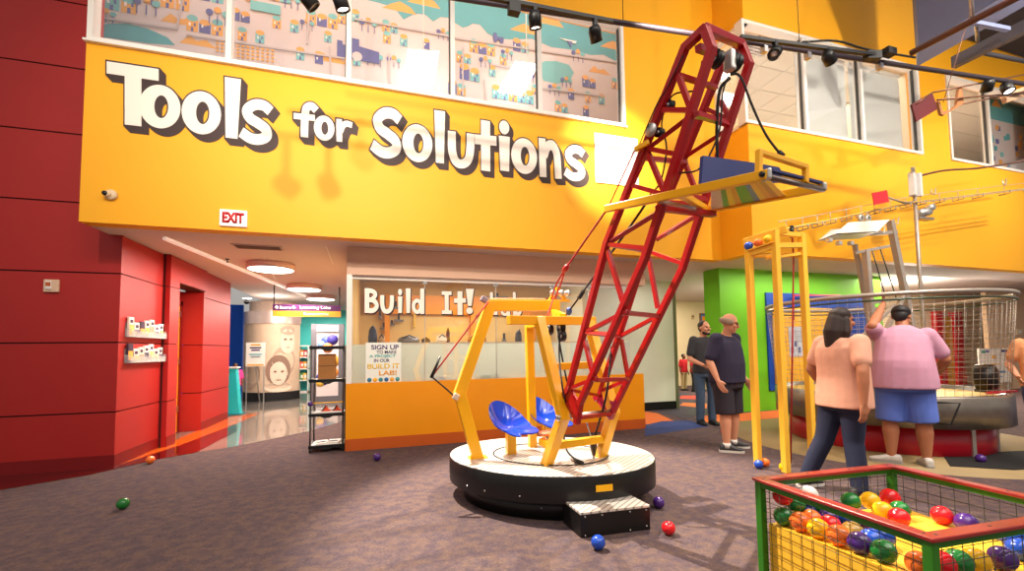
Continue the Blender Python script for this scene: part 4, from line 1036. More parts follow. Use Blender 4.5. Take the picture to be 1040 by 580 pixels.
MB().bar(R1-V(0,0,.12)-dd_*.1, V(tb[2].x,tb[2].y,gy(824,254,tb[2].y).z-.05), .03, .03).build('cross_beam', M_ty, tw, bevel=.004)
MB().bar(R2-V(0,0,.02), V(tb[2].x,tb[2].y,gy(824,240,tb[2].y).z), .04, .05).build('cross_beam', M_ty, tw, bevel=.005)
MB().bar(L1-V(0,0,.03)+dd_*.03-nn_*.05, V(tb[2].x,tb[2].y,gy(824,258,tb[2].y).z), .03, .03).build('cross_beam', M_ty, tw, bevel=.005)
cf0, cf1 = L1+V(0,0,.035), R1+V(0,0,.035)
MB().bar(cf0+nn_*.01, cf1+nn_*.01, .09, .012).build('chute_floor', M_ty, tw)
rp = gy(804,232,3.62)
MB().tube([rp, gy(806,262,3.62), gy(805,340,3.62), gy(803,470,3.62)], .009, 6).build('rope', M_rrope, tw)
MB().tube([rp+V(0,0,.03), rp-V(0,0,.10)], .022, 8).build('rope_hook', M_black, tw)
for (f0, c, lb) in ((.04,'blue','blue ball in the tower chute, lowest of the three'), (.41,'orange','orange ball in the middle of the tower chute'), (.78,'yellow','yellow ball in the tower chute nearest the middle post')):
    ball(cf0.lerp(cf1, f0)+V(0,0,.008+BR)+nn_*.02, c, lb, 'balls in the tower chute')

# ------------------------------------------------------------------ ball machine
M_drum = mat('scratched_steel_drum', (150,140,130), .34, .8, var=.35, scale=9, detail=8)
M_galv = mat('galvanised_steel', (176,164,154), .45, .6, var=.12, scale=10)
bm_ = thing('ball_machine', 'round ball machine with red base, steel drum and tall wire cage', 'machine', MC)
MB().lathe([(1.08,0),(1.10,.01),(1.10,.33),(1.0,.34),(1.0,0)], MC, 96).build('base', mat('machine_red', (190,16,40), .35, var=.04, coat=.3), bm_)
MB().lathe([(1.2,.34),(1.27,.35),(1.27,.70),(1.25,.72),(1.2,.72),(1.18,.66),(0,.52),(0,.34),(1.2,.34)], MC, 96).build('drum', M_drum, bm_)
MB().lathe([(0,.53),(1.15,.662),(1.15,.67),(0,.54)], MC, 64).build('drum_floor', mat('machine_yellow', (240,190,70), .5), bm_)
for a in (-2.2, -1.75, -1.2):
    d = V(math.cos(a), math.sin(a), 0); MB().bar(MC+d*1.106, MC+d*1.106+V(0,0,.33), .05, .02, up=d).build('base_strip', M_alu, bm_)
RZ, RR = 1.93, 1.34
ring = [MC+V(RR*math.cos(2*PI*k/96), RR*math.sin(2*PI*k/96), RZ) for k in range(96)]
MB().tube(ring, .028, 10, closed=True).build('hoop', M_galv, bm_)
MB().tube([p-V(0,0,.07) for p in ring], .012, 8, closed=True).build('hoop', mat('dark_green_tube', (70,84,70), .4, .4), bm_)
cg = MB(); nv = 84
for k in range(nv):
    t = 2*PI*k/nv; cg.tube([MC+V(1.24*math.cos(t),1.24*math.sin(t),.72), MC+V(RR*math.cos(t),RR*math.sin(t),RZ)], .0022, 4)
for i in range(1, 18):
    z = .72+(RZ-.72)*i/18; r_ = 1.24+(RR-1.24)*i/18; cg.tube([MC+V(r_*math.cos(2*PI*k/72), r_*math.sin(2*PI*k/72), z) for k in range(72)], .0022, 4, closed=True)
cg.build('cage_mesh', M_galv, bm_)
# handle on the drum front
d = (gy(964,405,3.2)-MC); d.z = 0; d.normalize(); t = V(-d.y,d.x,0)
hp0 = [MC+d*1.28+t*(-.10)+V(0,0,.66), MC+d*1.34+t*(.08)+V(0,0,.66), MC+d*1.34+t*(-.02)+V(0,0,.42), MC+d*1.28+t*(-.12)+V(0,0,.42)]
MB().tube(hp0, .010, 8).build('handle', M_black, bm_)
# black blower with red lever on the drum rim
fc = gy(1003,391,3.35)
mt = thing('blower', 'black scratched blower drum with a red lever standing on the rim of the steel drum', 'blower', V(fc.x,fc.y,.725))
ax = V(.35,-.9,0).normalized()
MB().lathe([(0,.10),(.10,.10),(.165,.07),(.17,.0),(.165,-.09),(.12,-.11),(0,-.11)], V(fc.x,fc.y,.90), 28, axis=ax).build('housing', mat('scratched_black', (34,30,30), .35, .3, var=.8, scale=22), mt)
MB().bar(V(fc.x-.25,fc.y-.12,.735), V(fc.x+.32,fc.y-.10,.735), .05, .025).build('lever', mat('lever_red', (196,40,50), .4), mt)
MB().box((fc.x-.1,fc.y-.08,.725),(fc.x+.1,fc.y+.08,.76)).build('foot', M_black, mt)
# A-frame lift inside the cage
zt = gy(890,226,4.2)
def lb_(a, b, w=.06, nm='lift_leg'): MB().bar(a, b, w, w).build(nm, M_galv, bm_, bevel=.004)
g4 = lambda x, y, Y=4.2: gy(x, y, Y)
lb_(g4(904,224), V(g4(938,372).x,4.2,.6), .075); lb_(g4(879,254), V(g4(879,254).x,4.15,.6), .075); lb_(g4(868,248,4.3), V(g4(902,350).x,4.3,.6), .05)
lb_(g4(872,238), g4(910,236), .05, 'lift_bar'); lb_(g4(868,257), g4(903,250), .04, 'lift_bar'); lb_(g4(884,308), g4(921,302), .04, 'lift_bar'); lb_(g4(866,352), g4(908,310), .045, 'lift_bar'); lb_(g4(895,345), g4(918,300), .055, 'lift_bar')
for x in (872,879): MB().lathe([(.02,-.015),(.05,-.015),(.05,.015),(.02,.015)], g4(x,222)+V(0,-.03,0), 16, axis=(0,1,0)).build('wheel', M_alu, bm_)
for a, b in (((885,252),(899,300)), ((893,250),(911,305))): MB().tube([g4(*a), g4(*b)], .008, 6).build('cable', M_black, bm_)
# clear hopper tray at the head of the lift
M_clear = mat('clear_plastic', (235,240,240), .12, trans=.55, var=0, alpha=.75)
h1 = [g4(848,238,4.0), g4(862,226,4.0), g4(903,223,4.0), g4(890,236,4.0)]; h2 = [p+V(0,.22,-.03) for p in h1]
m = MB()
m.prism([h1[0],h1[3],h2[3],h2[0]], (0,0,.012)); m.prism([h1[0],h1[1],h1[2],h1[3]], (0,.012,0)); m.prism([h1[3],h1[2],h2[2],h2[3]], (.012,0,0)); m.prism([h2[0],h2[1],h2[2],h2[3]], (0,.012,0))
m.build('hopper', mat('white_plastic', (224,218,208), .3), bm_)
for (x, y) in ((842,244),(852,247),(864,247)): MB().obox(g4(x,y,4.05), .06,.05,.05).build('bracket', M_alu, bm_)
# steel pole with boxes and motor
pp0 = gy(927,170,4.33); pb = V(pp0.x+.0,4.33,.54)
MB().tube([V(pp0.x,4.33,.54), V(pp0.x,4.33,pp0.z)], .026, 12).build('pole', M_galv, bm_)
for dx in (-.07,.07): MB().obox(V(pp0.x+dx,4.31,gy(928,188,4.33).z), .07,.08,.36, (0,0,.2)).build('control_box', mat('white_box', (222,220,218), .5), bm_, bevel=.008)
mz = gy(938,216,4.33)
MB().lathe([(0,-.12),(.06,-.12),(.07,0),(.06,.12),(0,.12)], mz, 16, axis=(1,0,.2)).lathe([(0,-.05),(.05,-.05),(.05,.05),(0,.05)], mz+V(.12,-.02,.08), 14, axis=(0,1,0)).build('motor', M_alu, bm_)
MB().obox(mz-V(0,0,.10), .30,.10,.03).build('motor_plate', M_steel, bm_)
MB().tube(catmull([gy(929,182,4.33), gy(937,178,4.3), gy(960,173,4.25), gy(1000,170,4.2), gy(1075,158,4.1)],5), .016, 8).build('conduit', mat('dark_conduit', (120,84,70), .45, .5), bm_)
# aerial track: two rails with cross ties, from the tower to the right
tk = thing('ball_track', 'thin aerial ball track of paired rails running from the yellow tower past the steel pole', 'track', gy(885,214,4.2))
px = [(795,233,3.58),(840,224,4.0),(885,214,4.2),(930,205,4.27),(985,198,4.27),(1060,189,4.27)]
for dz, dy, c in ((0,0,(236,190,96)),(0,.10,(220,200,170)),(.10,.05,(210,190,160))):
    MB().tube([gy(*p)+V(0,dy,dz) for p in px], .011 if dz == 0 else .006, 6).build('rail', mat('rail_%d' % c[2], c, .4, .3), tk)
i = 0
for a, b in zip(px[:-1], px[1:]):
    for f0 in (.15,.5,.85):
        p = gy(*a).lerp(gy(*b), f0); m = MB(); m.tube([p+V(0,-.02,.0),p+V(0,-.02,-.05),p+V(0,.12,-.05),p+V(0,.12,0)], .008, 6).tube([p+V(0,.05,-.05),p+V(0,.05,.1)], .005, 6); m.build('rail_tie', M_galv, tk)
for (x, y, Y) in ((1020,186,4.3),(910,226,4.2),(896,235,4.15),(948,196,4.3)):
    p = gy(x,y,Y); m = MB(); m.tube([p+V(-.05,0,.05),p+V(-.04,0,-.02),p+V(.04,0,-.02),p+V(.06,0,.08)], .009, 6); m.build('catch_hook', M_alu, tk)
rpz = [gy(x, y, 4.1) for x, y in ((886,196),(901,193),(903,205),(888,208))]
MB().prism(rpz, (0,.01,0)).build('red_plate', mat('plate_red', (206,36,48), .45), tk)
MB().tube([gy(900,200,4.11), gy(918,206,4.2), gy(931,205,4.3)], .012, 6).build('plate_arm', M_galv, tk)

# ------------------------------------------------------------------ red hanging plate on rods
hg = thing('kinetic_arm', 'dark red plate and brown bracket on long thin rods hanging below the ceiling beams', 'hanging arm', gy(940,108,3.3))
Yk = 3.3
MB().prism([gy(926,106,Yk), gy(947,93.5,Yk), gy(952,111,Yk), gy(931,123.5,Yk)], (0,.02,0)).build('plate', mat('plate_dark_red', (84,6,14), .5), hg)
rods = mat('bronze_rod', (110,72,56), .4, .5)
for a, b in (((947,94,Yk),(1070,70,Yk+.1)), ((952,101.5,Yk),(1070,92,Yk+.1)), ((975,106,Yk+.05),(1070,87,Yk+.1)), ((930,106,Yk),(947,94,Yk))): MB().tube([gy(*a), gy(*b)], .010, 6).build('rod', rods, hg)
br_ = [gy(x, y, Yk+.04) for x, y in ((954,101),(958,113),(966,112),(972,106),(974,90),(977,88),(979,105),(959,117),(956,116),(953,103))]
MB().prism(br_, (0,.03,0)).build('bracket', mat('brown_bracket', (158,104,62), .5), hg)
MB().tube([gy(958,104,Yk), gy(989,0,Yk), gy(992,-20,Yk)], .004, 5).build('hanging_cable', rods, hg)
MB().prism([gy(1021,96,Yk+.1), gy(1040,88,Yk+.1), gy(1041,98,Yk+.1), gy(1023,104,Yk+.1)], (0,.05,0)).build('counterweight', mat('pale_wood', (200,160,130), .6), hg)

# ------------------------------------------------------------------ ceiling pipe with track lights
M_pipe = mat('dark_pipe', (58,48,56), .45, .3)
ZP = 4.75
pA, pB = gz(478,0,ZP), gz(1045,86,ZP)
pd = (pB-pA).normalized()
lp = thing('lighting_pipe', 'long dark pipe crossing the hall below the ceiling', 'pipe', gz(770,45,ZP))
MB().tube([pA-pd*1.5, pB+pd*.6], .028, 12).build('pipe', M_pipe, lp)
for x in (633,812):
    p = gz(x, 23+(x-633)*.132, ZP); MB().tube([p, p+V(0,0,3)], .004, 5).build('hanger_wire', M_black, lp)
MB().tube(catmull([gz(815,47,ZP)+V(0,0,.05), gz(850,50,ZP)+V(0,0,.1), gz(880,55,ZP)+V(0,0,.06), gz(930,64,ZP)+V(0,0,.07)],4), .012, 6).build('cable', M_black, lp)
for x in (776,820,893): p = gz(x, 45+(x-770)*.15, ZP); MB().obox(p-V(0,0,.04), .05,.06,.10).build('clamp', M_steel, lp)
MB().obox(gz(903,58,ZP)+V(0,0,.06), .14,.09,.08).build('junction_box', M_black, lp)
t1 = thing('light_track', 'left black lighting track hung in front of the mural window', 'track', gz(560,12,ZP-.1))
MB().bar(gz(290,-43.5,ZP-.1), gz(622,22,ZP-.1), .04, .035).build('rail', M_black, t1)
t2 = thing('light_track', 'right black lighting track hung under the pipe before the corner window', 'track', gz(830,47,ZP-.1))
MB().bar(gz(752,37.5,ZP-.1), gz(890,56,ZP-.1), .04, .035).build('rail', M_black, t2)
MB().obox(gz(886,57,ZP-.1), .16,.08,.09, (0,0,-.3)).build('feed_box', M_black, t2)
MB().obox(gz(522,9,ZP-.16), .11,.08,.10).build('feed_box', M_black, t1)
M_lens = mat('lamp_lens', (255,244,225), .3, emit=12, var=0)
def spot(x, y, ab, aim, lb, lit=False, s=1.0):
    lo, hi = -.6, 1.4                                  # the point of the rail a-b above this lamp
    for _ in range(40):
        mid = (lo+hi)/2
        if pxof(ab[0].lerp(ab[1], mid))[0] < x: lo = mid
        else: hi = mid
    r_ = ab[0].lerp(ab[1], mid); c = V(r_.x, r_.y, gy(x, y, r_.y).z)
    t = thing('track_light', lb, 'spotlight', r_, 'spotlights on the tracks')
    d = Vector(aim).normalized()
    MB().box((c.x-.018,c.y-.022,c.z+.03), (c.x+.018,c.y+.022,r_.z)).build('stem', M_black, t)
    hd_ = MB().lathe([(0,-.07*s),(.045*s,-.07*s),(.062*s,-.03*s),(.062*s,.075*s),(.05*s,.075*s),(.05*s,.04*s),(0,.04*s)], c, 18, axis=d).build('head', M_black, t)
    MB().lathe([(0,.058*s),(.049*s,.058*s),(.049*s,.05*s),(0,.05*s)], c, 18, axis=d).build('lens', M_lens if lit else M_alu, hd_)
TL, TR_, TP = (gz(290,-43.5,ZP-.1), gz(622,22,ZP-.1)), (gz(752,37.5,ZP-.1), gz(890,56,ZP-.1)), (pA, pB)
spot(543,20,TL,(.2,.3,-.9),'lit spotlight hanging by the last mural window mullion',True)
spot(604,34,TL,(.5,.5,-.7),'square black spotlight at the right end of the left track')
spot(787,53,TR_,(-.6,-.2,-.6),'black spotlight at the left end of the right track')
spot(841,58,TR_,(.7,.2,-.4),'black spotlight in the middle of the right track')
spot(313,-1,TL,(.6,.2,-.6),'black spotlight at the top edge before the second mural pane')
spot(346,1,TL,(.3,.2,-.9),'lit spotlight at the top edge before the third mural pane',True)
spot(1022,89,TP,(-.1,-.3,-.8),'bright lit spotlight at the far right under the ceiling beams',True)
spot(1003,86,TP,(.4,.4,-.6),'dark spotlight left of the bright one at the far right')

# ------------------------------------------------------------------ beams and duct at the upper right
M_duct = mat('blue_grey_duct', (104,112,146), .6, var=.05); M_dk = mat('dark_ceiling', (52,50,58), .8)
dA = gy(933,50,5.0); 
duct = thing('ceiling_duct', 'big blue-grey boxed duct in the upper right corner', 'duct', gz(985,10,6.0))
q = [gz(933,48,5.9), gz(1050,-22,5.9)]
n_ = (q[1]-q[0]); n_.z = 0; n_.normalize(); s_ = V(n_.y*-1, n_.x, 0)
MB().prism([q[0], q[0]+n_*5, q[0]+n_*5+V(0,0,2.2), q[0]+V(0,0,2.2)], s_*-.0+V(.9,.55,0)*.6).build('duct_body', M_duct, duct, bevel=.01)
MB().bar(gz(990,25,5.9)+V(0,0,.3), gz(990,25,5.9)+V(0,0,2.2), .05, .03).build('duct_seam', M_dk, duct)
p0 = gz(925,54,ZP+.02); p1_ = gz(1032,-2,ZP+.02); dd = (p1_-p0).normalized()
o = thing('roof_pipe', 'reddish brown pipe slanting up across the duct at the upper right', 'pipe', p0)
MB().tube([p0, p1_+dd*1.0], .035, 12).build('pipe', mat('brown_pipe', (92,58,54), .45, .3), o)
MB().tube([gz(988,22,ZP+.02), gz(988,22,ZP+.02)+V(0,0,2)], .02, 8).build('hanger_rod', M_steel, o)
o = thing('roof_beam', 'grey steel beam behind the brown pipe at the upper right', 'beam', gz(1000,45,5.4))
MB().bar(gz(968,64,5.4), gz(1075,10,5.4), .09, .16).build('beam', mat('beam_grey', (84,82,92), .5, .3), o)
MB().bar(gz(989,23,5.4), gz(1024,30,5.4), .05).build('brace', M_duct, o); MB().tube([gz(991,22,5.4), gz(993,42,5.4)], .02, 8).build('brace', M_steel, o)
MB().box((10.4,1.5,7.3),(20,5.05,7.4)).build('deck_panel', M_dk, o)
MB().tube([gz(995,53,5.5), gz(1050,64,5.5)], .03, 8).build('conduit', M_dk, o)

# ------------------------------------------------------------------ lettering
M_lw = mat('letter_cream', (250,236,222), .5, var=0); M_ld = mat('letter_shadow_brown', (66,46,44), .6, var=0)
def ribbon(pts, w, closed=False):
    """outline of a flat-capped stroke; w: width or function of 0..1"""
    P = [Vector((p[0],p[1])) for p in pts]; N = len(P); L, Rr = [], []
    for i in range(N):
        if closed: d = P[(i+1) % N]-P[i-1]
        else: d = P[min(i+1,N-1)]-P[max(i-1,0)]
        d.normalize(); n = Vector((-d.y,d.x)); ww = (w(i/(N-1)) if callable(w) else w)/2
        L.append(P[i]+n*ww); Rr.append(P[i]-n*ww)
    return L, Rr
def c2(pts, n=7, closed=False): return [(p.x,p.y) for p in catmull([(x,y,0) for x,y in pts], n, closed)]
def GL(ch):
    """strokes in a unit-height box: list of (points, width, closed) or ('poly', pts)"""
    w = .25
    S_ = [(.92,.80),(.72,.91),(.45,.90),(.24,.75),(.32,.58),(.55,.48),(.78,.36),(.82,.2),(.62,.10),(.36,.10),(.08,.22)]
    G = {'T': (1.0, [('poly',[(0,.80),(0,1),(1,1),(1,.80),(.66,.80),(.66,0),(.34,0),(.34,.80)])]),
     'l': (.3, [('poly',[(.04,0),(0,1),(.30,1),(.26,0)])]), 'I': (.6, [('poly',[(.0,.84),(0,1),(.6,1),(.6,.84),(.42,.84),(.42,.16),(.6,.16),(.6,0),(0,0),(0,.16),(.18,.16),(.18,.84)])]),
     'o': (1.0, [('ring',)]), 's': (.8, [(c2([(x*.86-.02,y) for x,y in S_]), .25, False)]), 'S': (.8, [(c2([(x*.86-.02,y) for x,y in S_]), .23, False)]),
     'f': (.65, [(c2([(.66,.80),(.52,.90),(.38,.84),(.33,.65),(.32,.35),(.32,0)]), .22, False), ([(0,.56),(.62,.58)], .17, False)]),
     'r': (.75, [([(.18,0),(.16,1)], .27, False), (c2([(.22,.45),(.34,.72),(.52,.84),(.78,.80)]), .26, False)]),
     'u': (.85, [(c2([(.13,1),(.14,.45),(.26,.16),(.48,.12),(.66,.28),(.72,.6),(.73,1)]), .25, False), ]),
     't': (.72, [([(.36,1),(.35,0)], .30, False), ([(0,.60),(.72,.62)], .19, False)]),
     'i': (.3, [('poly',[(.03,0),(0,.70),(.30,.70),(.27,0)]), ('dot',.15,.88,.14)]),
     'n': (.9, [([(.15,0),(.13,1)], .26, False), (c2([(.20,.55),(.34,.80),(.54,.84),(.68,.66),(.72,.35),(.74,0)]), .26, False)]),
     'B': (.75, [([(.14,0),(.14,1)], .24, False), (c2([(.1,.90),(.4,.89),(.58,.76),(.42,.56),(.2,.54)]), .19, False), (c2([(.2,.54),(.5,.50),(.66,.30),(.48,.11),(.1,.10)]), .2, False)]),
     'd': (.75, [('ringat',.32,.30,.31,.30), ([(.62,0),(.62,1)], .24, False)]), '!': (.35, [('poly',[(.08,.32),(.0,1),(.32,1),(.22,.32)]), ('dot',.14,.13,.13)]),
     'L': (.6, [('poly',[(0,0),(0,1),(.24,1),(.24,.2),(.6,.2),(.6,0)])]), 'b': (.75, [('ringat',.42,.30,.31,.30), ([(.13,0),(.13,1)], .24, False)]), 'a': (.7, [('ringat',.32,.32,.32,.32), ([(.58,0),(.58,.64)], .2, False)])}
    return G[ch]
def polys(ch, grow=0.0, asp=1.0):
    """closed outlines (list of quads/polys) in unit coordinates; x multiplied by nothing"""
    wd, st = GL(ch); out = []
    for s in st:
        if s[0] == 'poly':
            P = [Vector(p) for p in s[1]]; n = len(P)
            if grow:
                Q = []
                area = sum(P[i].x*P[(i+1) % n].y-P[(i+1) % n].x*P[i].y for i in range(n)); sg = 1 if area > 0 else -1
                for i in range(n):
                    d1 = (P[i]-P[i-1]).normalized(); d2 = (P[(i+1) % n]-P[i]).normalized(); n1 = Vector((d1.y,-d1.x))*sg; n2 = Vector((d2.y,-d2.x))*sg
                    b = (n1+n2); b = b/max(.3, b.length_squared)*2; Q.append(P[i]+b*grow)
                P = Q
            out.append([tuple(p) for p in P])
        elif s[0] == 'dot':
            out.append([(s[1]+(s[3]+grow)*math.cos(2*PI*k/20), s[2]+(s[3]+grow)*math.sin(2*PI*k/20)) for k in range(20)])
        elif s[0] in ('ring','ringat'):
            cx, cy, ra, rb, ri = (.5,.5,.5,.5,.17) if s[0] == 'ring' else (s[1],s[2],s[3],s[4],.12)
            rj = ri*1.55 if s[0] == 'ring' else ri*1.2; cx2 = cx+(.03 if s[0] == 'ring' else 0)
            N = 36
            for k in range(N):
                a, b = 2*PI*k/N, 2*PI*(k+1)/N
                out.append([(cx+(ra+grow)*math.cos(a),cy+(rb+grow)*math.sin(a)),(cx+(ra+grow)*math.cos(b),cy+(rb+grow)*math.sin(b)),(cx2+(ri-grow)*math.cos(b),cy+(rj-grow)*math.sin(b)),(cx2+(ri-grow)*math.cos(a),cy+(rj-grow)*math.sin(a))])
        else:
            pts, w, cl = s
            if grow and not cl:
                a, b = Vector(pts[0]), Vector(pts[1]); pts = [tuple(a-(b-a).normalized()*grow)]+list(pts[1:])
                a, b = Vector(pts[-1]), Vector(pts[-2]); pts = list(pts[:-1])+[tuple(a-(b-a).normalized()*grow)]
            L_, R_ = ribbon(pts, w+2*grow, cl)
            for i in range(len(L_)-1): out.append([tuple(L_[i]),tuple(L_[i+1]),tuple(R_[i+1]),tuple(R_[i])])
    return wd, out
def letter(ch, box, Y, parent, dx, dz, depth=.014, outline=.02, front=None, tilt=0):
    """box: pixel box (x0,y0,x1,y1) of the light face on the wall plane Y"""
    x0, y0, x1, y1 = box; xc, yc = (x0+x1)/2, (y0+y1)/2
    u0, u1 = gy(x0,yc,Y).x, gy(x1,yc,Y).x; v1, v0 = gy(xc,y0,Y).z, gy(xc,y1,Y).z; hh = v1-v0; ww = u1-u0
    wd, _ = polys(ch)
    def P(p): 
        u = p[0]/wd*ww; v = p[1]*hh; return (u0+u+(v-hh/2)*tilt, v0+v)
    m = MB(); g = outline/hh; lay = 0
    def layer(polyl, ox, oz, y, mi, th):
        for i, q in enumerate(polyl):
            pts = [P(p) for p in q]; e = y+.00003*i; m.prism([V(u+ox, Y-e, v+oz) for u, v in pts], (0,th,0), mi)
    _, big = polys(ch, g); _, sm_ = polys(ch)
    K = 5
    for k in range(K, 0, -1): layer(big, dx*k/K, dz*k/K, depth*(.9-.12*k), 1, .004)
    layer(big, 0, 0, depth*.93, 1, .004); layer(sm_, 0, 0, depth+.002, 0, .004)
    return m.build('letter', [front or M_lw, M_ld], parent)
sg = thing('wall_lettering', 'big cream bubble letters reading Tools for Solutions with dark drop shadows on the yellow wall', 'sign', gy(350,130,YB))
for ch, bx, tl in [('T',(109,67,162,128),-.03),('o',(142,87,184,131),0),('o',(185,93.5,225,137),0),('l',(228,80,244.5,141),0),('s',(243.5,103,276,146),0),
    ('f',(298.5,104,321,140),0),('o',(319,118,339.7,143.5),0),('r',(341,122,357,145),0),
    ('S',(376,111,407,160),.0),('o',(408.5,127,439,165),0),('l',(441,113,452,166),0),('u',(454.6,135,481.5,171),0),('t',(482,123,504,174),0),('i',(506.5,124,517.5,174),0),('o',(519,141,545,177),0),('n',(547,142,570.5,181),0),('s',(572,149,593,183),0)]:
    letter(ch, bx, YB, sg, .055, -.065, tilt=tl)
sg2 = thing('window_lettering', 'cream letters reading Build It! Lab with dark shadows on the workshop glass', 'sign', gy(430,305,YS))
for ch, bx in [('B',(370,293,384.5,318)),('u',(386,300,400,318.5)),('i',(404,294,408.5,318)),('l',(412,293,417,318)),('d',(418,293,431,319)),('I',(448.5,296,458.5,319)),('t',(461,296,473,320)),('!',(473,293.5,482,319)),('L',(497.5,297,505,320)),('a',(508,305,518,321)),('b',(520.5,297,530,321))]:
    letter(ch, bx, YS+.055, sg2, .014, -.014, depth=.012, outline=.005)

# ------------------------------------------------------------------ white glowing sign panel on the yellow wall
wp = [gy(604,134.5,YB-.03), gy(644,139,YB-.03), gy(649,190,YB-.03), gy(607,186,YB-.03)]
xa, xb_, za, zb = wp[0].x, wp[2].x, wp[2].z, wp[0].z
t = thing('sign_board', 'plain white square board in the hot spotlight pool behind the crane boom', 'sign', ((xa+xb_)/2, YB-.02, za))
MB().box((xa,YB-.03,za),(xb_,YB-.005,zb)).build('board', mat('board_white', (250,246,240), .5, var=0), t, bevel=.004)
for x in (xa+.04, xb_-.04):
    for z in (za+.04, zb-.04): MB().lathe([(0,.005),(.01,.004),(.01,0)], (x,YB-.031,z), 10, axis=(0,-1,0)).build('standoff', M_alu, t)

# exit sign, camera, alarm
a, b = gy(223,212,YB-.03), gy(250.5,230.5,YB-.03)
t = thing('exit_sign', 'white EXIT sign with red letters on the yellow wall', 'sign', ((a.x+b.x)/2,YB-.02,b.z))
MB().box((a.x,YB-.03,b.z),(b.x,YB-.001,a.z)).build('housing', mat('exit_white', (250,236,230), .4, emit=.35), t, bevel=.005)
text('exit_text', 'EXIT', ((a.x+b.x)/2,YB-.031,(a.z+b.z)/2), (1,0,0), (0,0,1), (b.x-a.x)*.80, (a.z-b.z)*.66, mat('exit_red', (196,20,32), .5), t, bold=.055)
c = gy(110,197,YB-.04)
t = thing('security_camera', 'small beige dome security camera on the yellow wall below the first letter', 'camera', c+V(0,.04,0))
MB().lathe([(0,0),(.058,0),(.058,.025),(.045,.04),(0,.042)], c+V(.012,.04,0), 24, axis=(0,-1,0)).build('mount', mat('camera_beige', (222,196,160), .5), t)
MB().sphere(c+V(-.008,.0,0), .038, 18, 12).build('dome', mat('camera_beige', (222,196,160), .5), t)
MB().lathe([(0,.0),(.027,0),(.024,.012),(0,.014)], c+V(-.018,-.026,0), 18, axis=(-.2,-1,0)).build('lens', M_black, t)
a, b = gy(46,284,YRED), gy(61,297,YRED)
t = thing('fire_alarm', 'beige fire alarm box on the red panelled wall', 'alarm', ((a.x+b.x)/2,YRED,b.z))
MB().box((a.x,YRED-.03,b.z),(b.x,YRED,a.z)).build('housing', mat('alarm_beige', (226,190,160), .5), t, bevel=.006)
MB().box((a.x+.025,YRED-.045,b.z+.03),(a.x+.08,YRED-.028,a.z-.02)).build('strobe', M_white, t, bevel=.004)
MB().box((a.x+.03,YRED-.047,b.z+.065),(a.x+.075,YRED-.044,a.z-.035)).build('mark', M_terra, t)

# ------------------------------------------------------------------ brochure racks on the red corridor wall
bcol = [[(236,226,214),(240,180,90)],[(236,226,214),(70,40,80)],[(60,40,60),(244,170,60)],[(240,230,220),(236,190,80)],[(238,226,210),(190,150,120)],[(246,236,226),(70,50,80)],[(244,238,230),(200,190,120)]]
for row, (za, zb_, lbr) in enumerate(((1.545,1.79,'upper'),(1.225,1.46,'lower'))):
    t = thing('brochure_rack', '%s clear acrylic brochure rack on the corner of the red corridor wall' % lbr, 'rack', (XC+.03,6.85,za), 'brochure racks')
    M_acr = mat('acrylic', (240,240,240), .15, trans=.6, var=0, alpha=.6)
    MB().box((XC+.001,6.40,za),(XC+.006,7.29,zb_-.06)).build('back_plate', M_acr, t); MB().box((XC+.001,6.40,za-.004),(XC+.075,7.29,za)).build('shelf', M_acr, t)
    MB().box((XC+.07,6.40,za),(XC+.074,7.29,za+.07)).build('lip', M_acr, t)
    for k in range(8): y = 6.40+k*.887/7; MB().box((XC+.001,y,za),(XC+.07,y+.003,za+.10)).build('divider', M_acr, t)
    ords = ['first','second','third','fourth','fifth','sixth','seventh']
    for k in range(7):
        y = 6.412+k*.127; cc = bcol[(k+row*2) % 7]; top = zb_-.02*((k*3) % 4)
        b = MB().box((XC+.015,y,za+.001),(XC+.035,y+.105,top)).box((XC+.036,y+.004,za+.03),(XC+.0375,y+.10,top-.09),1).box((XC+.036,y+.02,top-.07),(XC+.0375,y+.085,top-.03),2)
        o = b.build('brochure', [mat('paper_%d' % cc[0][0], cc[0], .6), mat('print_%d_%d' % (cc[1][0],cc[1][1]), cc[1], .6), mat('print_dark', (70,44,70), .6)])
        tag(o, '%s brochure from the near corner in the %s acrylic rack' % (ords[k], lbr), 'brochure', 'brochures in the acrylic racks')

# ------------------------------------------------------------------ corridor lamps, vent, sprinkler, hanging sign
M_disk = mat('lamp_disc', (255,248,238), .4, emit=7, var=0)
for (x, y, lb) in ((-1.69,7.74,'large round ceiling lamp nearest the EXIT sign'), (-1.56,10.1,'second round ceiling lamp from the EXIT sign'), (-1.45,11.9,'round ceiling lamp farthest down the corridor')):
    t = thing('ceiling_lamp', lb, 'lamp', (x,y,CZ-.11), 'round corridor lamps')
    MB().lathe([(0,CZ),(.34,CZ),(.35,CZ-.01),(.35,CZ-.10),(.33,CZ-.10),(.33,CZ-.06)], (x,y,0), 40).build('rim', mat('lamp_rim', (226,190,186), .6), t)
    MB().lathe([(0,CZ-.108),(.31,CZ-.105),(.329,CZ-.095),(.329,CZ-.08),(0,CZ-.08)], (x,y,0), 40).build('diffuser', M_disk, t)
t = thing('air_vent', 'dark slotted ceiling vent in front of the first corridor lamp', 'vent', (-1.58,6.52,CZ-.02))
MB().box((-1.88,6.40,CZ-.012),(-1.28,6.64,CZ)).build('frame', mat('vent_frame', (200,180,172), .6), t)
for k in range(7): MB().box((-1.85,6.42+k*.03,CZ-.016),(-1.31,6.438+k*.03,CZ-.011)).build('slat', mat('vent_dark', (96,76,70), .7), t)
c = gz(231,263,CZ); t = thing('sprinkler', 'small ceiling sprinkler between the vent and the red wall', 'sprinkler', c)
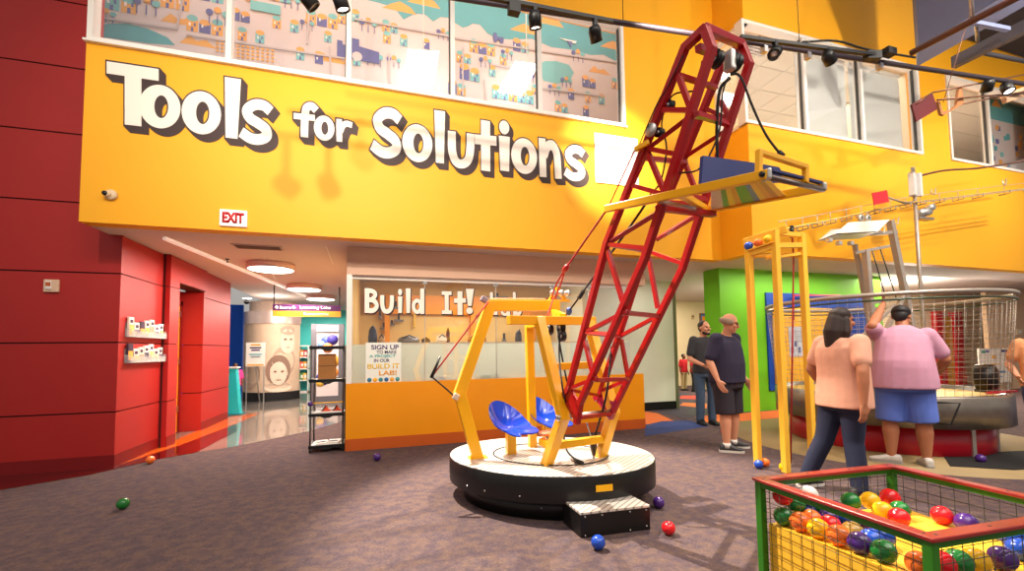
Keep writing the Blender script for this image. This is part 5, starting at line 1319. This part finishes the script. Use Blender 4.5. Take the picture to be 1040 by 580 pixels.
MB().lathe([(0,0),(.03,0),(.03,-.01),(.008,-.012),(.008,-.05),(.02,-.052),(.02,-.056),(0,-.056)], c, 12).build('head', M_black, t)
Ys = 10.2
a, b = gy(277,309,Ys), gy(346,322,Ys)
t = thing('hanging_sign', 'purple and orange direction sign hanging across the corridor', 'sign', ((a.x+b.x)/2,Ys,b.z))
zm = a.z-(a.z-b.z)*.52
MB().box((a.x,Ys,zm),(b.x,Ys+.03,a.z)).build('purple_panel', mat('sign_purple', (74,18,76), .5), t); MB().box((a.x,Ys,b.z),(b.x,Ys+.03,zm)).build('orange_panel', mat('sign_orange', (240,150,40), .5), t)
text('sign_text', 'Store', (a.x+.24,Ys-.002,(a.z+zm)/2), (1,0,0), (0,0,1), .22, .06, M_white, t, bold=.01)
text('sign_text', 'Learning Labs', (b.x-.52,Ys-.002,(a.z+zm)/2), (1,0,0), (0,0,1), .62, .075, M_white, t, bold=.01)
text('sign_text', 'Restrooms', (b.x-.5,Ys-.002,(b.z+zm)/2), (1,0,0), (0,0,1), .5, .06, M_white, t, bold=.01)
for px_ in (a.x+.07, b.x-.95): MB().lathe([(0,.002),(.035,.002),(.035,0),(0,0)], (px_,Ys-.003,(a.z+zm)/2), 12, axis=(0,-1,0)).build('arrow_dot', M_white, t)
for x in (a.x+.02, b.x-.03): MB().tube([(x,Ys+.015,a.z),(x,Ys+.015,CZ)], .012, 8).build('hanger', M_black, t)
for (x, y) in ((300,318),(330,292)):
    pass
c = gz(251,303,CZ); t = thing('downlight', 'small bright ceiling downlight above the blue wall', 'light', c); MB().lathe([(0,-.01),(.1,-.01),(.11,0),(0,0)], c, 20).build('lens', M_disk, t)
c = gz(250.5,306,CZ)+V(0,0,-.02); t = thing('security_camera', 'dark dome camera on the corridor ceiling', 'camera', c); MB().sphere(c, .07, 14, 10, sc=(1,1,.9)).build('dome', M_black, t); MB().lathe([(0,.02),(.085,.02),(.085,0),(0,0)], c, 16).build('mount', M_white, t)

# ------------------------------------------------------------------ end of the corridor
struct(MB().box((-9,17.4,0),(4,17.5,CZ)), 'wall_end', mat('end_wall_peach', (226,196,178), .7))
struct(MB().box((-9,14.6,0),(gy(246,350,14.6).x,14.7,CZ)), 'wall_blue', mat('blue_wall', (16,84,200), .45))
xa, xb_ = gy(302,350,15.4).x, gy(348,350,15.4).x
struct(MB().box((xa-.3,16.0,0),(xb_+.3,16.1,CZ)), 'wall_teal', mat('teal_wall', (70,196,190), .6))
# curved photo kiosk
Yp = 13.4
ca, cb = gy(246,350,Yp), gy(303,350,Yp); rad = (cb.x-ca.x)/2*1.06; pc = V((ca.x+cb.x)/2, Yp+rad*.62, 0); ztop = gy(270,329,Yp).z; zlow = gy(270,398,Yp).z
kq = thing('photo_kiosk', 'curved kiosk wrapped in an old sepia portrait photograph of two children', 'kiosk', pc)
def arc(r_, t0, t1, z0, z1, n, th=.02):
    m = MB(); o_ = []; 
    for z in (z0, z1):
        o_.append([pc+V(r_*math.cos(t0+(t1-t0)*k/n), r_*math.sin(t0+(t1-t0)*k/n), z) for k in range(n+1)])
    i_ = [[pc+V((r_-th)*math.cos(t0+(t1-t0)*k/n), (r_-th)*math.sin(t0+(t1-t0)*k/n), z) for k in range(n+1)] for z in (z0,z1)]
    N = n+1; vs = o_[0]+o_[1]+i_[0]+i_[1]; fs = []
    for k in range(n): fs += [(k,k+1,N+k+1,N+k),(2*N+k,3*N+k,3*N+k+1,2*N+k+1),(k,2*N+k,2*N+k+1,k+1),(N+k,N+k+1,3*N+k+1,3*N+k)]
    fs += [(0,N,3*N,2*N),(n,2*N+n,3*N+n,N+n)]
    return m.add(vs, fs)
t0, t1 = PI*1.5-1.25, PI*1.5+1.25
arc(rad, t0, t1, zlow, ztop, 40).build('photo_panel', mat('sepia_paper', (226,196,168), .6, var=.12, scale=5), kq)
arc(rad+.02, t0, t1, 0, zlow, 40, .05).build('plinth', M_blackm, kq)
arc(rad+.03, t0, t1, ztop, ztop+.34, 40).build('ribbed_band', mat('pearl_band', (236,206,196), .25, .4, var=.25, scale=4), kq)
arc(rad-.1, t0, t1, ztop+.34, CZ-.01, 40).build('patterned_top', mat('patterned_top', (214,184,166), .7, var=.3, scale=14), kq)
def onk(u, z): 
    t = t0+(t1-t0)*u; return pc+V((rad+.004)*math.cos(t), (rad+.004)*math.sin(t), z)
def kpatch(pts, nm, mm, off=0):
    rr = [];
    m = MB(); poly_ = [onk(u,z) for u,z in pts]; c_ = sum(poly_,V(0,0,0))/len(poly_); d = (c_-pc); d.z = 0; d.normalize()
    n = len(poly_); vs = [c_+d*(.02+off)]+[p+d*(.008+off) for p in poly_]; m.add(vs, [(0,1+k,1+(k+1) % n) for k in range(n)])
    m.build(nm, mm, kq)
hz = ztop-zlow
def blob(u, f, ru, rf, nm, mm, off=0): kpatch([(u+ru*math.cos(2*PI*k/20), zlow+hz*(f+rf*math.sin(2*PI*k/20))) for k in range(20)], nm, mm, off)
Ms1, Ms2, Ms3 = mat('sepia_dark', (148,116,98), .7), mat('sepia_mid', (196,166,144), .7), mat('sepia_light', (232,206,184), .7)
blob(.72,.45,.17,.22,'printed_shape',Ms2,0); blob(.76,.74,.11,.19,'printed_shape',Ms3,.004); blob(.76,.90,.11,.07,'printed_shape',Ms2,.008)
blob(.64,.32,.17,.22,'printed_shape',Ms1,.010); blob(.64,.27,.115,.17,'printed_shape',Ms3,.016); blob(.64,.07,.19,.07,'printed_shape',Ms3,.014)
blob(.22,.26,.18,.22,'printed_shape',Ms2,.0)
for u, f in ((.595,.30),(.685,.30),(.72,.77),(.80,.77)): blob(u,f,.02,.014,'printed_shape',Ms1,.024)
blob(.64,.18,.04,.014,'printed_shape',Ms2,.024); blob(.76,.65,.035,.01,'printed_shape',Ms2,.012)
# easel sign in front of it
Ye = 12.6
a, b = gy(250,348,Ye), gy(269,372,Ye)
t = thing('easel_sign', 'white notice on a thin easel in front of the sepia photo kiosk', 'sign', ((a.x+b.x)/2,Ye,0))
MB().box((a.x,Ye,b.z),(b.x,Ye+.02,a.z)).build('notice', M_white, t)
for k, (w_, f0, c_) in enumerate(((.5,.90,(240,160,60)),(.6,.78,(60,50,70)),(.45,.68,(90,60,110)),(.65,.50,(130,180,190)),(.5,.40,(150,150,150)),(.85,.06,(236,170,70)))):
    z = b.z+(a.z-b.z)*f0; xc_ = (a.x+b.x)/2; MB().box((xc_-w_*(b.x-a.x)/2,Ye-.004,z-.02),(xc_+w_*(b.x-a.x)/2,Ye,z+.02)).build('print_line', mat('print_c%d' % k, c_, .6), t)
for x in (a.x+.02, b.x-.02): MB().bar((x,Ye+.02,b.z-.02),(x,Ye+.02,0), .025).build('leg', M_alu, t)
MB().bar(((a.x+b.x)/2,Ye+.03,b.z),((a.x+b.x)/2,Ye+.5,0), .025).build('leg', M_alu, t)
# information kiosk with coloured circles
Yk2 = 12.4
a, b = gy(316,329,Yk2), gy(349,400,Yk2)
t = thing('info_kiosk', 'tall grey-framed panel with coloured circles behind the wire rack', 'kiosk', ((a.x+b.x)/2,Yk2+.1,0))
MB().box((a.x,Yk2,.15),(a.x+.14,Yk2+.2,a.z-.22)).box((b.x-.14,Yk2,.15),(b.x,Yk2+.2,a.z-.22)).box((a.x,Yk2,a.z-.22),(b.x,Yk2+.2,a.z)).box((a.x,Yk2,0),(b.x,Yk2+.2,.15)).build('frame', mat('kiosk_grey', (104,100,106), .5), t)
MB().box((a.x+.14,Yk2+.03,.15),(b.x-.14,Yk2+.1,a.z-.22)).build('panel', mat('kiosk_white', (226,214,212), .5), t)
MB().box((a.x+.15,Yk2-.01,a.z-.2),(b.x-.15,Yk2,a.z-.04)).build('light_bar', mat('kiosk_lamp', (255,240,230), .5, emit=1.5, var=0), t)
xc_ = (a.x+b.x)/2
for dx, z, r_, c_ in ((-.02,a.z-.48,.16,(60,80,170)),(.12,a.z-.42,.14,(70,60,150)),(-.16,a.z-.55,.1,(120,160,220)),(.0,a.z-.64,.13,(226,130,60)),(.16,a.z-1.0,.15,(240,170,60)),(-.1,.62,.18,(70,70,160)),(.1,.66,.12,(70,170,210)),(.16,a.z-1.3,.12,(240,150,70)),(-.18,.5,.1,(240,190,80))):
    MB().lathe([(0,.0),(r_,0),(r_,.006),(0,.006)], (xc_+dx,Yk2+.03-.001*(len(ORG) % 7),z), 24, axis=(0,-1,0)).build('circle', mat('circle_%d_%d_%d' % c_, c_, .5), t)
# teal shelf with toys
Yt = 15.5
a, b = gy(303,352,Yt), gy(313,398,Yt)
t = thing('toy_shelf', 'white shelf unit of colourful boxes against the teal wall', 'shelf', ((a.x+b.x)/2,Yt,0))
MB().box((a.x,Yt,0),(a.x+.03,Yt+.35,a.z)).box((b.x-.03,Yt,0),(b.x,Yt+.35,a.z)).build('side_panel', M_white, t)
for k in range(5): z = a.z*k/4; MB().box((a.x,Yt,z),(b.x,Yt+.35,z+.04)).build('shelf_board', M_white, t)
k = 0
for z, cs in ((a.z/4,((90,150,70),(240,190,60))),(a.z/2,((230,90,50),(240,170,60))),(a.z*.75,((240,140,50),(200,60,50)))):
    for i_, c_ in enumerate(cs):
        x = a.x+.05+i_*(b.x-a.x-.1)/2; o = MB().box((x,Yt+.03,z+.041),(x+(b.x-a.x-.14)/2,Yt+.3,z+.26)).box((x+.03,Yt+.026,z+.09),(x+.1,Yt+.031,z+.2),1).build('toy_box', [mat('toy_%d_%d_%d' % c_, c_, .5), M_white], bevel=.004)
        tag(o, '%s box on the %s board of the white toy shelf' % ({(90,150,70):'green',(240,190,60):'yellow',(230,90,50):'red-orange',(240,170,60):'amber',(240,140,50):'orange',(200,60,50):'red'}[c_], ('lower','middle','top')[k]), 'box', 'toy boxes on the shelf')
    k += 1
# teal pedestal by the red wall end
a = gz(235,424); t = thing('pedestal', 'turquoise pedestal stand at the far end of the red wall', 'stand', V(-2.95,10.6,0))
MB().prism([(-3.12,10.5,0),(-2.84,10.5,0),(-2.93,10.5,1.0),(-3.1,10.5,1.0)], (0,.2,0)).build('body', mat('turquoise', (40,190,196), .4), t, bevel=.01)
MB().box((-3.15,10.45,0),(-2.8,10.75,.04)).build('foot', mat('turquoise_dark', (30,120,130), .4), t, bevel=.005)
MB().box((-3.12,10.47,1.0),(-2.9,10.73,1.03)).build('top', M_white, t)

# ------------------------------------------------------------------ rolling wire rack
Yr = 6.24; xa, xb_ = -.87, -.47; dpt = .34
zsh = [gy(332,455,Yr).z, gy(332,420,Yr).z, gy(332,385.5,Yr).z, gy(332,352,Yr).z]
zsh[0] = max(.09, zsh[0])
rk = thing('rack_cart', 'black rolling shelf rack standing left of the orange counter', 'rack', ((xa+xb_)/2,Yr+dpt/2,0))
for x in (xa,xb_):
    for y in (Yr,Yr+dpt): MB().tube([(x,y,.06),(x,y,zsh[3]+.02)], .011, 8).build('pole', mat('rack_grey', (84,80,80), .4, .6), rk)
for x in (xa,xb_):
    for y in (Yr,Yr+dpt): MB().lathe([(0,-.012),(.028,-.012),(.028,.012),(0,.012)], (x,y,.029), 16, axis=(1,0,0)).box((x-.014,y-.012,.04),(x+.014,y+.012,.07)).build('caster', M_black, rk)
for i, z in enumerate(zsh):
    m = MB().box((xa-.02,Yr-.025,z-.035),(xb_+.02,Yr+.0,z+.008)).box((xa-.02,Yr+dpt,z-.035),(xb_+.02,Yr+dpt+.025,z+.008)).box((xa-.02,Yr,z-.03),(xa+.005,Yr+dpt,z+.008)).box((xb_-.005,Yr,z-.03),(xb_+.02,Yr+dpt,z+.008))
    m.prism([V((xa+xb_)/2-.08,Yr-.026,z-.034),V((xa+xb_)/2-.03,Yr-.026,z-.058),V((xa+xb_)/2+.03,Yr-.026,z-.058),V((xa+xb_)/2+.08,Yr-.026,z-.034)], (0,.02,0))
    m.build('shelf_frame', M_black, rk, bevel=.004)
    if i < 3: MB().box((xa,Yr,z-.012),(xb_,Yr+dpt,z-.004)).build('shelf_board', mat('shelf_white', (226,220,214), .5), rk)
z = zsh[2]-.004
o = thing('cardboard_box', 'brown cardboard box on the upper shelf of the rack', 'box', ((xa+xb_)/2-.02,Yr+.17,z))
x_0 = xa+.08; x_1 = xa+.29; h_ = zsh[3]-zsh[2]-.10
MB().box((x_0,Yr+.05,z),(x_1,Yr+.25,z+h_)).build('carton', mat('cardboard', (158,104,52), .8, var=.1), o, bevel=.003)
MB().box((x_0-.001,Yr+.049,z+h_*.52),(x_1+.001,Yr+.251,z+h_*.56)).build('seam', mat('cardboard_dark', (120,76,38), .8), o)
MB().box((x_0,Yr+.03,z+h_),(x_1,Yr+.06,z+h_+.004)).build('flap', mat('cardboard', (158,104,52), .8), o)
z = zsh[1]-.004
tr = thing('tray', 'white paper tray on the second shelf of the rack', 'tray', ((xa+xb_)/2,Yr+.16,z))
MB().box((xa+.02,Yr+.02,z),(xb_-.02,Yr+.3,z+.006)).build('bottom', M_white, tr); MB().box((xa+.02,Yr+.02,z),(xb_-.02,Yr+.028,z+.03)).build('rim', M_white, tr)
for i, (x, lb) in enumerate(((xa+.17,'left orange-red pointed piece on the white tray of the rack'),(xa+.31,'right orange-red pointed piece on the white tray of the rack'))):
    o = thing('folded_piece', lb, 'piece', (x,Yr+.15,z+.006), 'orange-red pieces on the tray')
    MB().prism([(x-.075,Yr+.1,z+.006),(x+.08,Yr+.1,z+.006),(x+.03,Yr+.1,z+.05),(x+.0,Yr+.1,z+.10),(x-.03,Yr+.1,z+.05)], (0,.08,0)).build('body', mat('orange_red', (214,74,36), .5), o, bevel=.004)
    MB().bar((x-.04,Yr+.09,z+.03),(x+.01,Yr+.09,z+.095), .014).build('dark_edge', M_black, o)
MB().tube([(xa+.0,Yr-.03,zsh[1]+.145),(xb_+.0,Yr-.03,zsh[1]+.15)], .008, 8).build('yellow_rod', M_cy, rk)
MB().sphere((xa+.005,Yr-.03,zsh[1]+.14), .035, 12, 8).build('purple_knob', mat('ball_purple', BC['purple'], .3), rk)
z = zsh[0]-.004
for i, (dx, dy, rz, lb) in enumerate(((.05,.06,.2,'white paper stack at the left of the bottom rack shelf'),(.2,.08,-.15,'white paper stack at the right of the bottom rack shelf'))):
    o = thing('paper_stack', lb, 'paper', (xa+dx+.08,Yr+dy+.08,z), 'paper stacks on the bottom shelf')
    MB().obox((xa+dx+.08,Yr+dy+.08,z+.014), .16,.22,.026, (0,0,rz)).build('sheets', M_white, o); MB().obox((xa+dx+.07,Yr+dy+.06,z+.029), .11,.05,.004, (0,0,rz+.3)).build('dark_print', M_blackm, o)

# ------------------------------------------------------------------ poster on the workshop glass
a, b = gy(371.5,348,YS+.05), gy(407.5,387.5,YS+.05)
t = thing('poster', 'white sign-up poster with coloured lettering on the workshop glass', 'poster', ((a.x+b.x)/2,YS+.05,b.z))
sheet_ = MB().box((a.x,YS+.052,b.z),(b.x,YS+.056,a.z)).build('sheet', mat('poster_paper', (236,236,226), .5), t)
xc_ = (a.x+b.x)/2; wv_ = b.x-a.x; hv = a.z-b.z
for s_, w_, dx, f0, hf, c_ in (('SIGN UP',.78,.04,.88,.12,(66,46,110)),('TO MAKE',.56,.08,.755,.085,(60,50,90)),('A PROJECT',.74,-.03,.645,.095,(40,160,160)),('IN OUR',.44,-.05,.545,.085,(60,50,90)),('BUILD IT',.9,.0,.40,.13,(232,190,40)),('LAB!',.5,.12,.23,.13,(236,160,40))):
    text('poster_text', s_, (xc_+dx*wv_, YS+.0515, b.z+hv*f0), (1,0,0), (0,0,1), w_*wv_, hf*hv, mat('ink_%d_%d' % (c_[0],c_[1]), c_, .6), sheet_, bold=.025, ext=.001)
for k, c_ in enumerate(((40,120,150),(236,180,50),(60,140,150),(40,100,160),(230,170,60),(70,150,150))):
    MB().lathe([(0,0),(.03,0),(.03,.002),(0,.002)], (a.x+.05+k*(wv_-.1)/5, YS+.051, b.z+.035), 12, axis=(0,-1,0)).build('printed_dot', mat('ink_%d_%d' % (c_[0],c_[1]), c_, .6), sheet_)

# ------------------------------------------------------------------ inside the workshop
bn = thing('workbench', 'long pale workbench behind the workshop glass', 'bench', (1.8,7.0,0))
MB().box((.0,6.75,.84),(3.7,7.3,.89)).build('top', mat('bench_top', (200,184,160), .5), bn)
for x in (.05,1.8,3.6): MB().box((x,6.8,0),(x+.07,7.25,.84)).build('leg', M_steel, bn)
M_tool = mat('tool_dark', (46,40,40), .5); M_toolg = mat('tool_grey', (130,126,124), .4, .5)
def g9(x, y): return gy(x, y, 9.2)
tools = [(431,312,.05,.30,'long dark chisel'),(405,323,.2,.16,'small dark clamp'),(398,328,.13,.12,'dark pair of pliers'),(390,331,.16,.14,'dark hand drill'),(421,325,.05,.32,'yellow ruler'),(402,310,.10,.16,'small hacksaw frame'),(386,318,.06,.26,'dark file'),(505,300,.5,.10,'dark spirit level'),(512,343,.1,.2,'dark square'),(540,336,.12,.16,'small mallet')]
for x, y, w_, h_, lb in tools:
    c = g9(x,y); o = thing('hand_tool', lb+' hanging on the tan workshop wall', 'tool', c, 'tools on the workshop wall')
    MB().bar(c+V(0,0,h_*.5), c-V(0,0,h_*.2), .045).build('handle', mat('tool_yellow', (226,180,60), .5) if 'yellow' in lb else M_tool, o, bevel=.006)
    MB().box((c.x-w_/2,c.y-.02,c.z-h_*.5),(c.x+w_/2,c.y+.02,c.z-h_*.2)).build('head', M_toolg if 'yellow' not in lb else mat('tool_yellow', (226,180,60), .5), o, bevel=.008)
for x0, y0, x1, y1, Yq, nm, lb, mm in ((374,331,383,348,6.95,'backpack','dark blue rounded bag on the bench behind the poster',mat('bag_blue', (40,50,80), .6)),(384,340,391,348,6.95,'tool_box','tan box on the bench right of the dark blue bag',mat('bag_tan', (190,150,100), .6)),(404,341,426,348,7.1,'wire_basket','grey oval wire basket on the bench under the tools',M_toolg),(428,343,437,348,7.0,'wood_block','dark wedge block on the bench right of the wire basket',M_tool),
   (443,340,454,347,6.95,'glue_bottle','white spray bottle on the bench under the exclamation mark',M_white),(453,333,457,348,6.95,'tool_bottle','dark tall bottle on the bench beside the white one',M_tool),(475,340,486,348,7.1,'model_house','brown cardboard model on the bench behind the mast',mat('cardboard', (158,104,52), .8)),(487,341,494,348,7.1,'model_tower','second brown cardboard model on the bench',mat('cardboard', (158,104,52), .8)),(523,335,530,348,7.0,'bench_vise','dark bench vise right of the mast',M_tool)):
    a, b = gy(x0,y0,Yq), gy(x1,y1,Yq); z0_ = .892; zt_ = max(z0_+.1, a.z); w_ = b.x-a.x; cx_ = (a.x+b.x)/2
    o = thing(nm, lb, nm.split('_')[-1], (cx_,Yq,z0_))
    # raised on a shelf so that it shows above the frosted band
    zb0 = gy(x0,y1,Yq).z
    MB().lathe([(0,zb0),(w_*.5,zb0),(w_*.52,zb0+(zt_-zb0)*.3),(w_*.42,zb0+(zt_-zb0)*.75),(w_*.2,zt_-.01),(0,zt_)], (cx_,Yq,0), 10 if 'house' not in nm else 4).build('body', mm, o)
    MB().tube([V(cx_-w_*.3,Yq-w_*.3,zb0+(zt_-zb0)*.6), V(cx_,Yq-w_*.45,zt_), V(cx_+w_*.3,Yq-w_*.3,zb0+(zt_-zb0)*.6)], .012, 6).build('strap', M_tool, o)
zs_ = gy(400,348,7.0).z
MB().box((.0,6.75,zs_-.06),(3.7,7.25,zs_-.005)).build('upper_shelf', mat('bench_top', (200,184,160), .5), bn)
for x in (.05,3.6): MB().box((x,7.2,.89),(x+.07,7.25,zs_-.06)).build('upright', M_steel, bn)
for x0, x1, lb, c_ in ((447,453,'purple-blue block on the glass ledge',(90,90,160)),(487,498,'pale teal block on the glass ledge',(150,190,196)),(501,507,'grey block on the glass ledge',(140,150,150)),(436,446,'pink sheet on the glass ledge',(226,150,140))):
    a, b = gy(x0,386,6.3), gy(x1,386,6.3); o = thing('block', lb, 'block', ((a.x+b.x)/2,6.29,LZ), 'things on the glass ledge'); h_ = .02 if 'sheet' in lb else .07
    MB().box((a.x,6.26,LZ+.001),(b.x,6.32,LZ+h_)).build('body', mat('block_%d' % c_[0], c_, .5), o, bevel=.008); MB().box((a.x+.01,6.258,LZ+h_*.3),(b.x-.01,6.26,LZ+h_*.5)).build('stripe', M_white, o)

# ------------------------------------------------------------------ panel on the green wall
a, b = gy(777.5,297,YG-.03), gy(779,397,YG-.03); c = gy(878,300,YG-.03)
t = thing('activity_panel', 'blue wall board with a yellow panel on the green wall', 'board', ((a.x+c.x)/2,YG-.03,b.z))
MB().box((a.x,YG-.04,b.z),(c.x,YG-.001,a.z)).build('blue_board', mat('board_blue', (16,66,160), .5), t, bevel=.006)
d = gy(784,312,YG-.05); e = gy(848,387,YG-.05)
MB().box((d.x,YG-.07,e.z),(e.x,YG-.041,d.z)).build('yellow_panel', mat('board_yellow', (244,176,40), .5), t, bevel=.006)
d = gy(800,332,YG-.06); e = gy(818,362,YG-.06)
MB().box((d.x,YG-.078,e.z),(e.x,YG-.071,d.z)).build('picture', mat('picture_grey', (190,190,200), .5), t)
for k in range(3):
    MB().box((d.x+.04+k*.1,YG-.081,e.z+.08+.13*(k % 2)),(d.x+.11+k*.1,YG-.079,e.z+.2+.13*(k % 2))).build('picture_figure', mat('picture_blue', (70,80,130), .5), t)
MB().tube([gy(806,325,YG-.12), gy(806,300,YG-.12), gy(853,300,YG-.12)], .02, 8).build('red_pipe', mat('pipe_red', (190,30,50), .4), t)
# picture in the passage
a, b = gy(714,318,11.9), gy(719,347,11.9)
t = thing('wall_picture', 'small blue and orange framed picture on the passage wall', 'picture', (a.x,11.9,b.z))
P = gy(712,318,12.3), gy(720,346,12.3)
MB().box((P[0].x,12.36,P[1].z),(P[1].x,12.4,P[0].z)).build('frame', mat('frame_brown', (130,90,60), .5), t)
MB().box((P[0].x+.05,12.35,P[1].z+.05),(P[1].x-.03,12.362,P[0].z-.05)).build('print', mat('print_blue', (70,120,190), .5, var=.4, scale=5), t)
for k in range(3): MB().box((P[0].x+.08,12.345,P[1].z+.15+k*.28),(P[0].x+.2,12.351,P[1].z+.30+k*.28)).build('print_spot', M_orange, t)
P = gy(704,322,12.36); t = thing('thermostat', 'small tan thermostat on the passage wall above the pupils', 'switch', P); MB().box((P.x-.05,12.36,P.z-.08),(P.x+.05,12.4,P.z+.08)).build('cover', mat('therm_tan', (190,160,120), .5), t, bevel=.008); MB().box((P.x-.025,12.355,P.z),(P.x+.025,12.361,P.z+.04)).build('display', M_blackm, t)
# framed notice behind the cage, wall plate, mat
a, b = gy(994,354,7.5), gy(1028,388,7.5)
t = thing('notice_board', 'white notice board with coloured marks behind the wire cage', 'sign', ((a.x+b.x)/2,7.5,0))
MB().box((a.x,7.5,b.z),(b.x,7.54,a.z)).build('board', mat('notice_white', (246,232,220), .5), t, bevel=.005)
for f0, g0, w_, h_, c_ in ((.08,.86,.12,.08,(70,150,120)),(.22,.88,.1,.06,(70,70,160)),(.72,.88,.2,.07,(60,50,110)),(.4,.7,.12,.1,(236,170,60)),(.35,.52,.3,.04,(236,180,110)),(.2,.28,.6,.06,(60,130,180)),(.25,.16,.45,.04,(150,170,190))):
    w2 = b.x-a.x; h2_ = a.z-b.z; MB().box((a.x+f0*w2,7.495,b.z+g0*h2_),(a.x+(f0+w_)*w2,7.501,b.z+(g0+h_)*h2_)).build('print_mark', mat('nm_%d_%d' % (c_[0],c_[1]), c_, .6), t)
for x in (a.x+.1, b.x-.15): MB().box((x,7.5,0),(x+.05,7.54,b.z)).build('leg', M_alu, t)
P = gy(1035,337,7.6); t = thing('wall_plate', 'pale switch plate on the beige wall at the right edge', 'switch', P); MB().box((P.x-.14,7.58,P.z-.08),(P.x+.14,7.6,P.z+.08)).build('plate', M_cream, t, bevel=.006); MB().box((P.x-.05,7.575,P.z-.03),(P.x+.05,7.581,P.z+.03)).build('switch', M_white, t)
q = [gz(958,463), gz(965,474), gz(1030,478), gz(1065,476), gz(1065,458), gz(1030,459)]
t = MB().prism([p+V(0,0,.0036) for p in q], (0,0,.008)).build('floor_mat', mat('mat_black', (30,28,28), .9, bump=1, scale=120)); tag(t, 'black ribbed rubber mat in front of the red drum base', 'mat')
# downlights in the right soffit
for (x, y, lb) in ((782,266,'small round downlight in the soffit above the yellow tower'),(837,267.5,'small round downlight in the soffit left of the lift frame')):
    c = gz(x,y,2.92 if x < 0 else 2.92); t = thing('downlight', lb, 'light', c, 'soffit downlights'); MB().lathe([(0,-.012),(.09,-.012),(.11,0),(0,0)], c, 20).build('lens', M_disk, t); MB().lathe([(.1,0),(.13,0),(.13,-.014),(.1,-.014)], c, 24).build('trim_ring', M_white, t)
# ------------------------------------------------------------------ light
w = bpy.data.worlds.new('world'); SC.world = w; w.use_nodes = True
bg = w.node_tree.nodes['Background']; bg.inputs[0].default_value = (1.0, .93, .87, 1); bg.inputs[1].default_value = .42
def area(name, loc, size, power, col=(1,.9,.78), rot=(0,0,0), size_y=None):
    l = bpy.data.lights.new(name, 'AREA'); l.energy = power; l.color = col; l.size = size
    if size_y: l.shape = 'RECTANGLE'; l.size_y = size_y
    o = bpy.data.objects.new(name, l); COL.objects.link(o); o.location = loc; o.rotation_euler = rot; return o
def spotl(name, loc, aim, power, ang=50, blend=.5, col=(1,.9,.76), r=.06):
    l = bpy.data.lights.new(name, 'SPOT'); l.energy = power; l.color = col; l.spot_size = math.radians(ang); l.spot_blend = blend; l.shadow_soft_size = r
    o = bpy.data.objects.new(name, l); COL.objects.link(o); o.location = loc
    o.rotation_euler = (Vector(aim)-Vector(loc)).to_track_quat('-Z','Y').to_euler(); return o
area('hall_fill', (1.5, -1.8, 7.6), 7, 560, size_y=5)  # unseen overhead area lights put in as fill for the hall
area('hall_fill', (8.5, -1.8, 7.6), 6, 560, size_y=5)
area('hall_fill', (-6.0, -1.8, 7.6), 5, 90, size_y=5)
# spots on the yellow wall: track spots first, then added washes
spotl('hall_spot', (.0,1.6,5.4), (.3,YB,3.9), 560, 80, .9)
spotl('hall_spot', (2.6,2.2,5.0), (3.45,YB,4.25), 2600, 32, 1)
spotl('hall_spot', (-2.4,1.6,5.4), (-1.8,YB,3.8), 300, 70, .8)
spotl('hall_spot', (6.6,1.4,5.6), (7.2,YR,3.6), 560, 80, .9)
spotl('hall_spot', (10.5,1.4,5.6), (10.5,YR,3.6), 560, 80, .9)
spotl('hall_spot', (4.8,1.6,4.9), (4.6,YB,6.3), 420, 80, 1)  # wash spots from here on are added to brighten the yellow wall
spotl('hall_spot', (8.2,1.2,4.9), (8.0,YR,6.6), 520, 90, 1)
spotl('hall_spot', (12.0,1.2,4.9), (12.0,YR,5.8), 300, 90, 1)
spotl('hall_spot', (-1.0,1.6,4.9), (-.6,YB,4.6), 260, 90, 1)
# key lights for the crane and the floor round it
spotl('hall_spot', (-.4,5.2,5.9), (1.6,3.4,.4), 4600, 44, .5, r=.04)
spotl('hall_spot', (3.9,5.0,5.9), (2.2,3.4,.4), 1800, 50, .6, r=.05)
spotl('hall_spot', (6.0,1.6,5.6), (6.3,3.6,.8), 700, 60, .7)
spotl('hall_spot', (4.6,.6,5.6), (4.3,3.4,.8), 420, 60, .7)
# corridor
for y in (7.74,10.1,11.9,14.5): area('corridor_light', (-1.6,y,CZ-.13), .6, 85, (1,.88,.78))
area('corridor_light', (-1.9,6.9,CZ-.1), 1.0, 45, (1,.86,.76))  # extra area light added to brighten the red corridor side, no lamp here
# workshop
area('workshop_lamp', (1.8,7.6,2.7), 2.5, 95, (1,.9,.74), size_y=1.6)
# mural passage and office
area('mural_lamp', (0.3,6.3,8.1), 8, 125, (.96,.98,1), size_y=.8)
area('office_lamp', (8,6.8,6.7), 4, 120, (1,.96,.9), size_y=2.4); area('office_lamp', (11.6,7.2,6.7), 2.4, 150, (1,.95,.86), size_y=1.2)
# right-hand rooms
area('soffit_lamp', (8.2,6.0,2.85), 3, 110, (1,.95,.82), size_y=1.0)
area('passage_lamp', (8.5,10,2.9), 3, 190, (1,.9,.76), size_y=3); area('passage_lamp', (12.5,6.6,2.85), 4, 260, (1,.88,.72), size_y=2)
area('passage_lamp', (5.2,6.9,2.72), .8, 14, (1,.93,.82))
vs = SC.view_settings; vs.view_transform = 'Standard'; vs.look = 'None'; vs.gamma = 1; vs.exposure = 0; vs.use_curve_mapping = False

def point_fill(name, loc, power, r=.25, col=(1,.92,.8)):  # point lights added to brighten ceilings and walls, no fixture hangs there
    l = bpy.data.lights.new(name, 'POINT'); l.energy = power; l.color = col; l.shadow_soft_size = r
    o = bpy.data.objects.new(name, l); COL.objects.link(o); o.location = loc; return o
point_fill('passage_fill', (12.6, 7.2, 2.35), 190)
point_fill('passage_fill', (9.3, 8.4, 2.4), 110)
point_fill('corridor_fill', (-2.6, 12.2, 2.45), 26, .2)
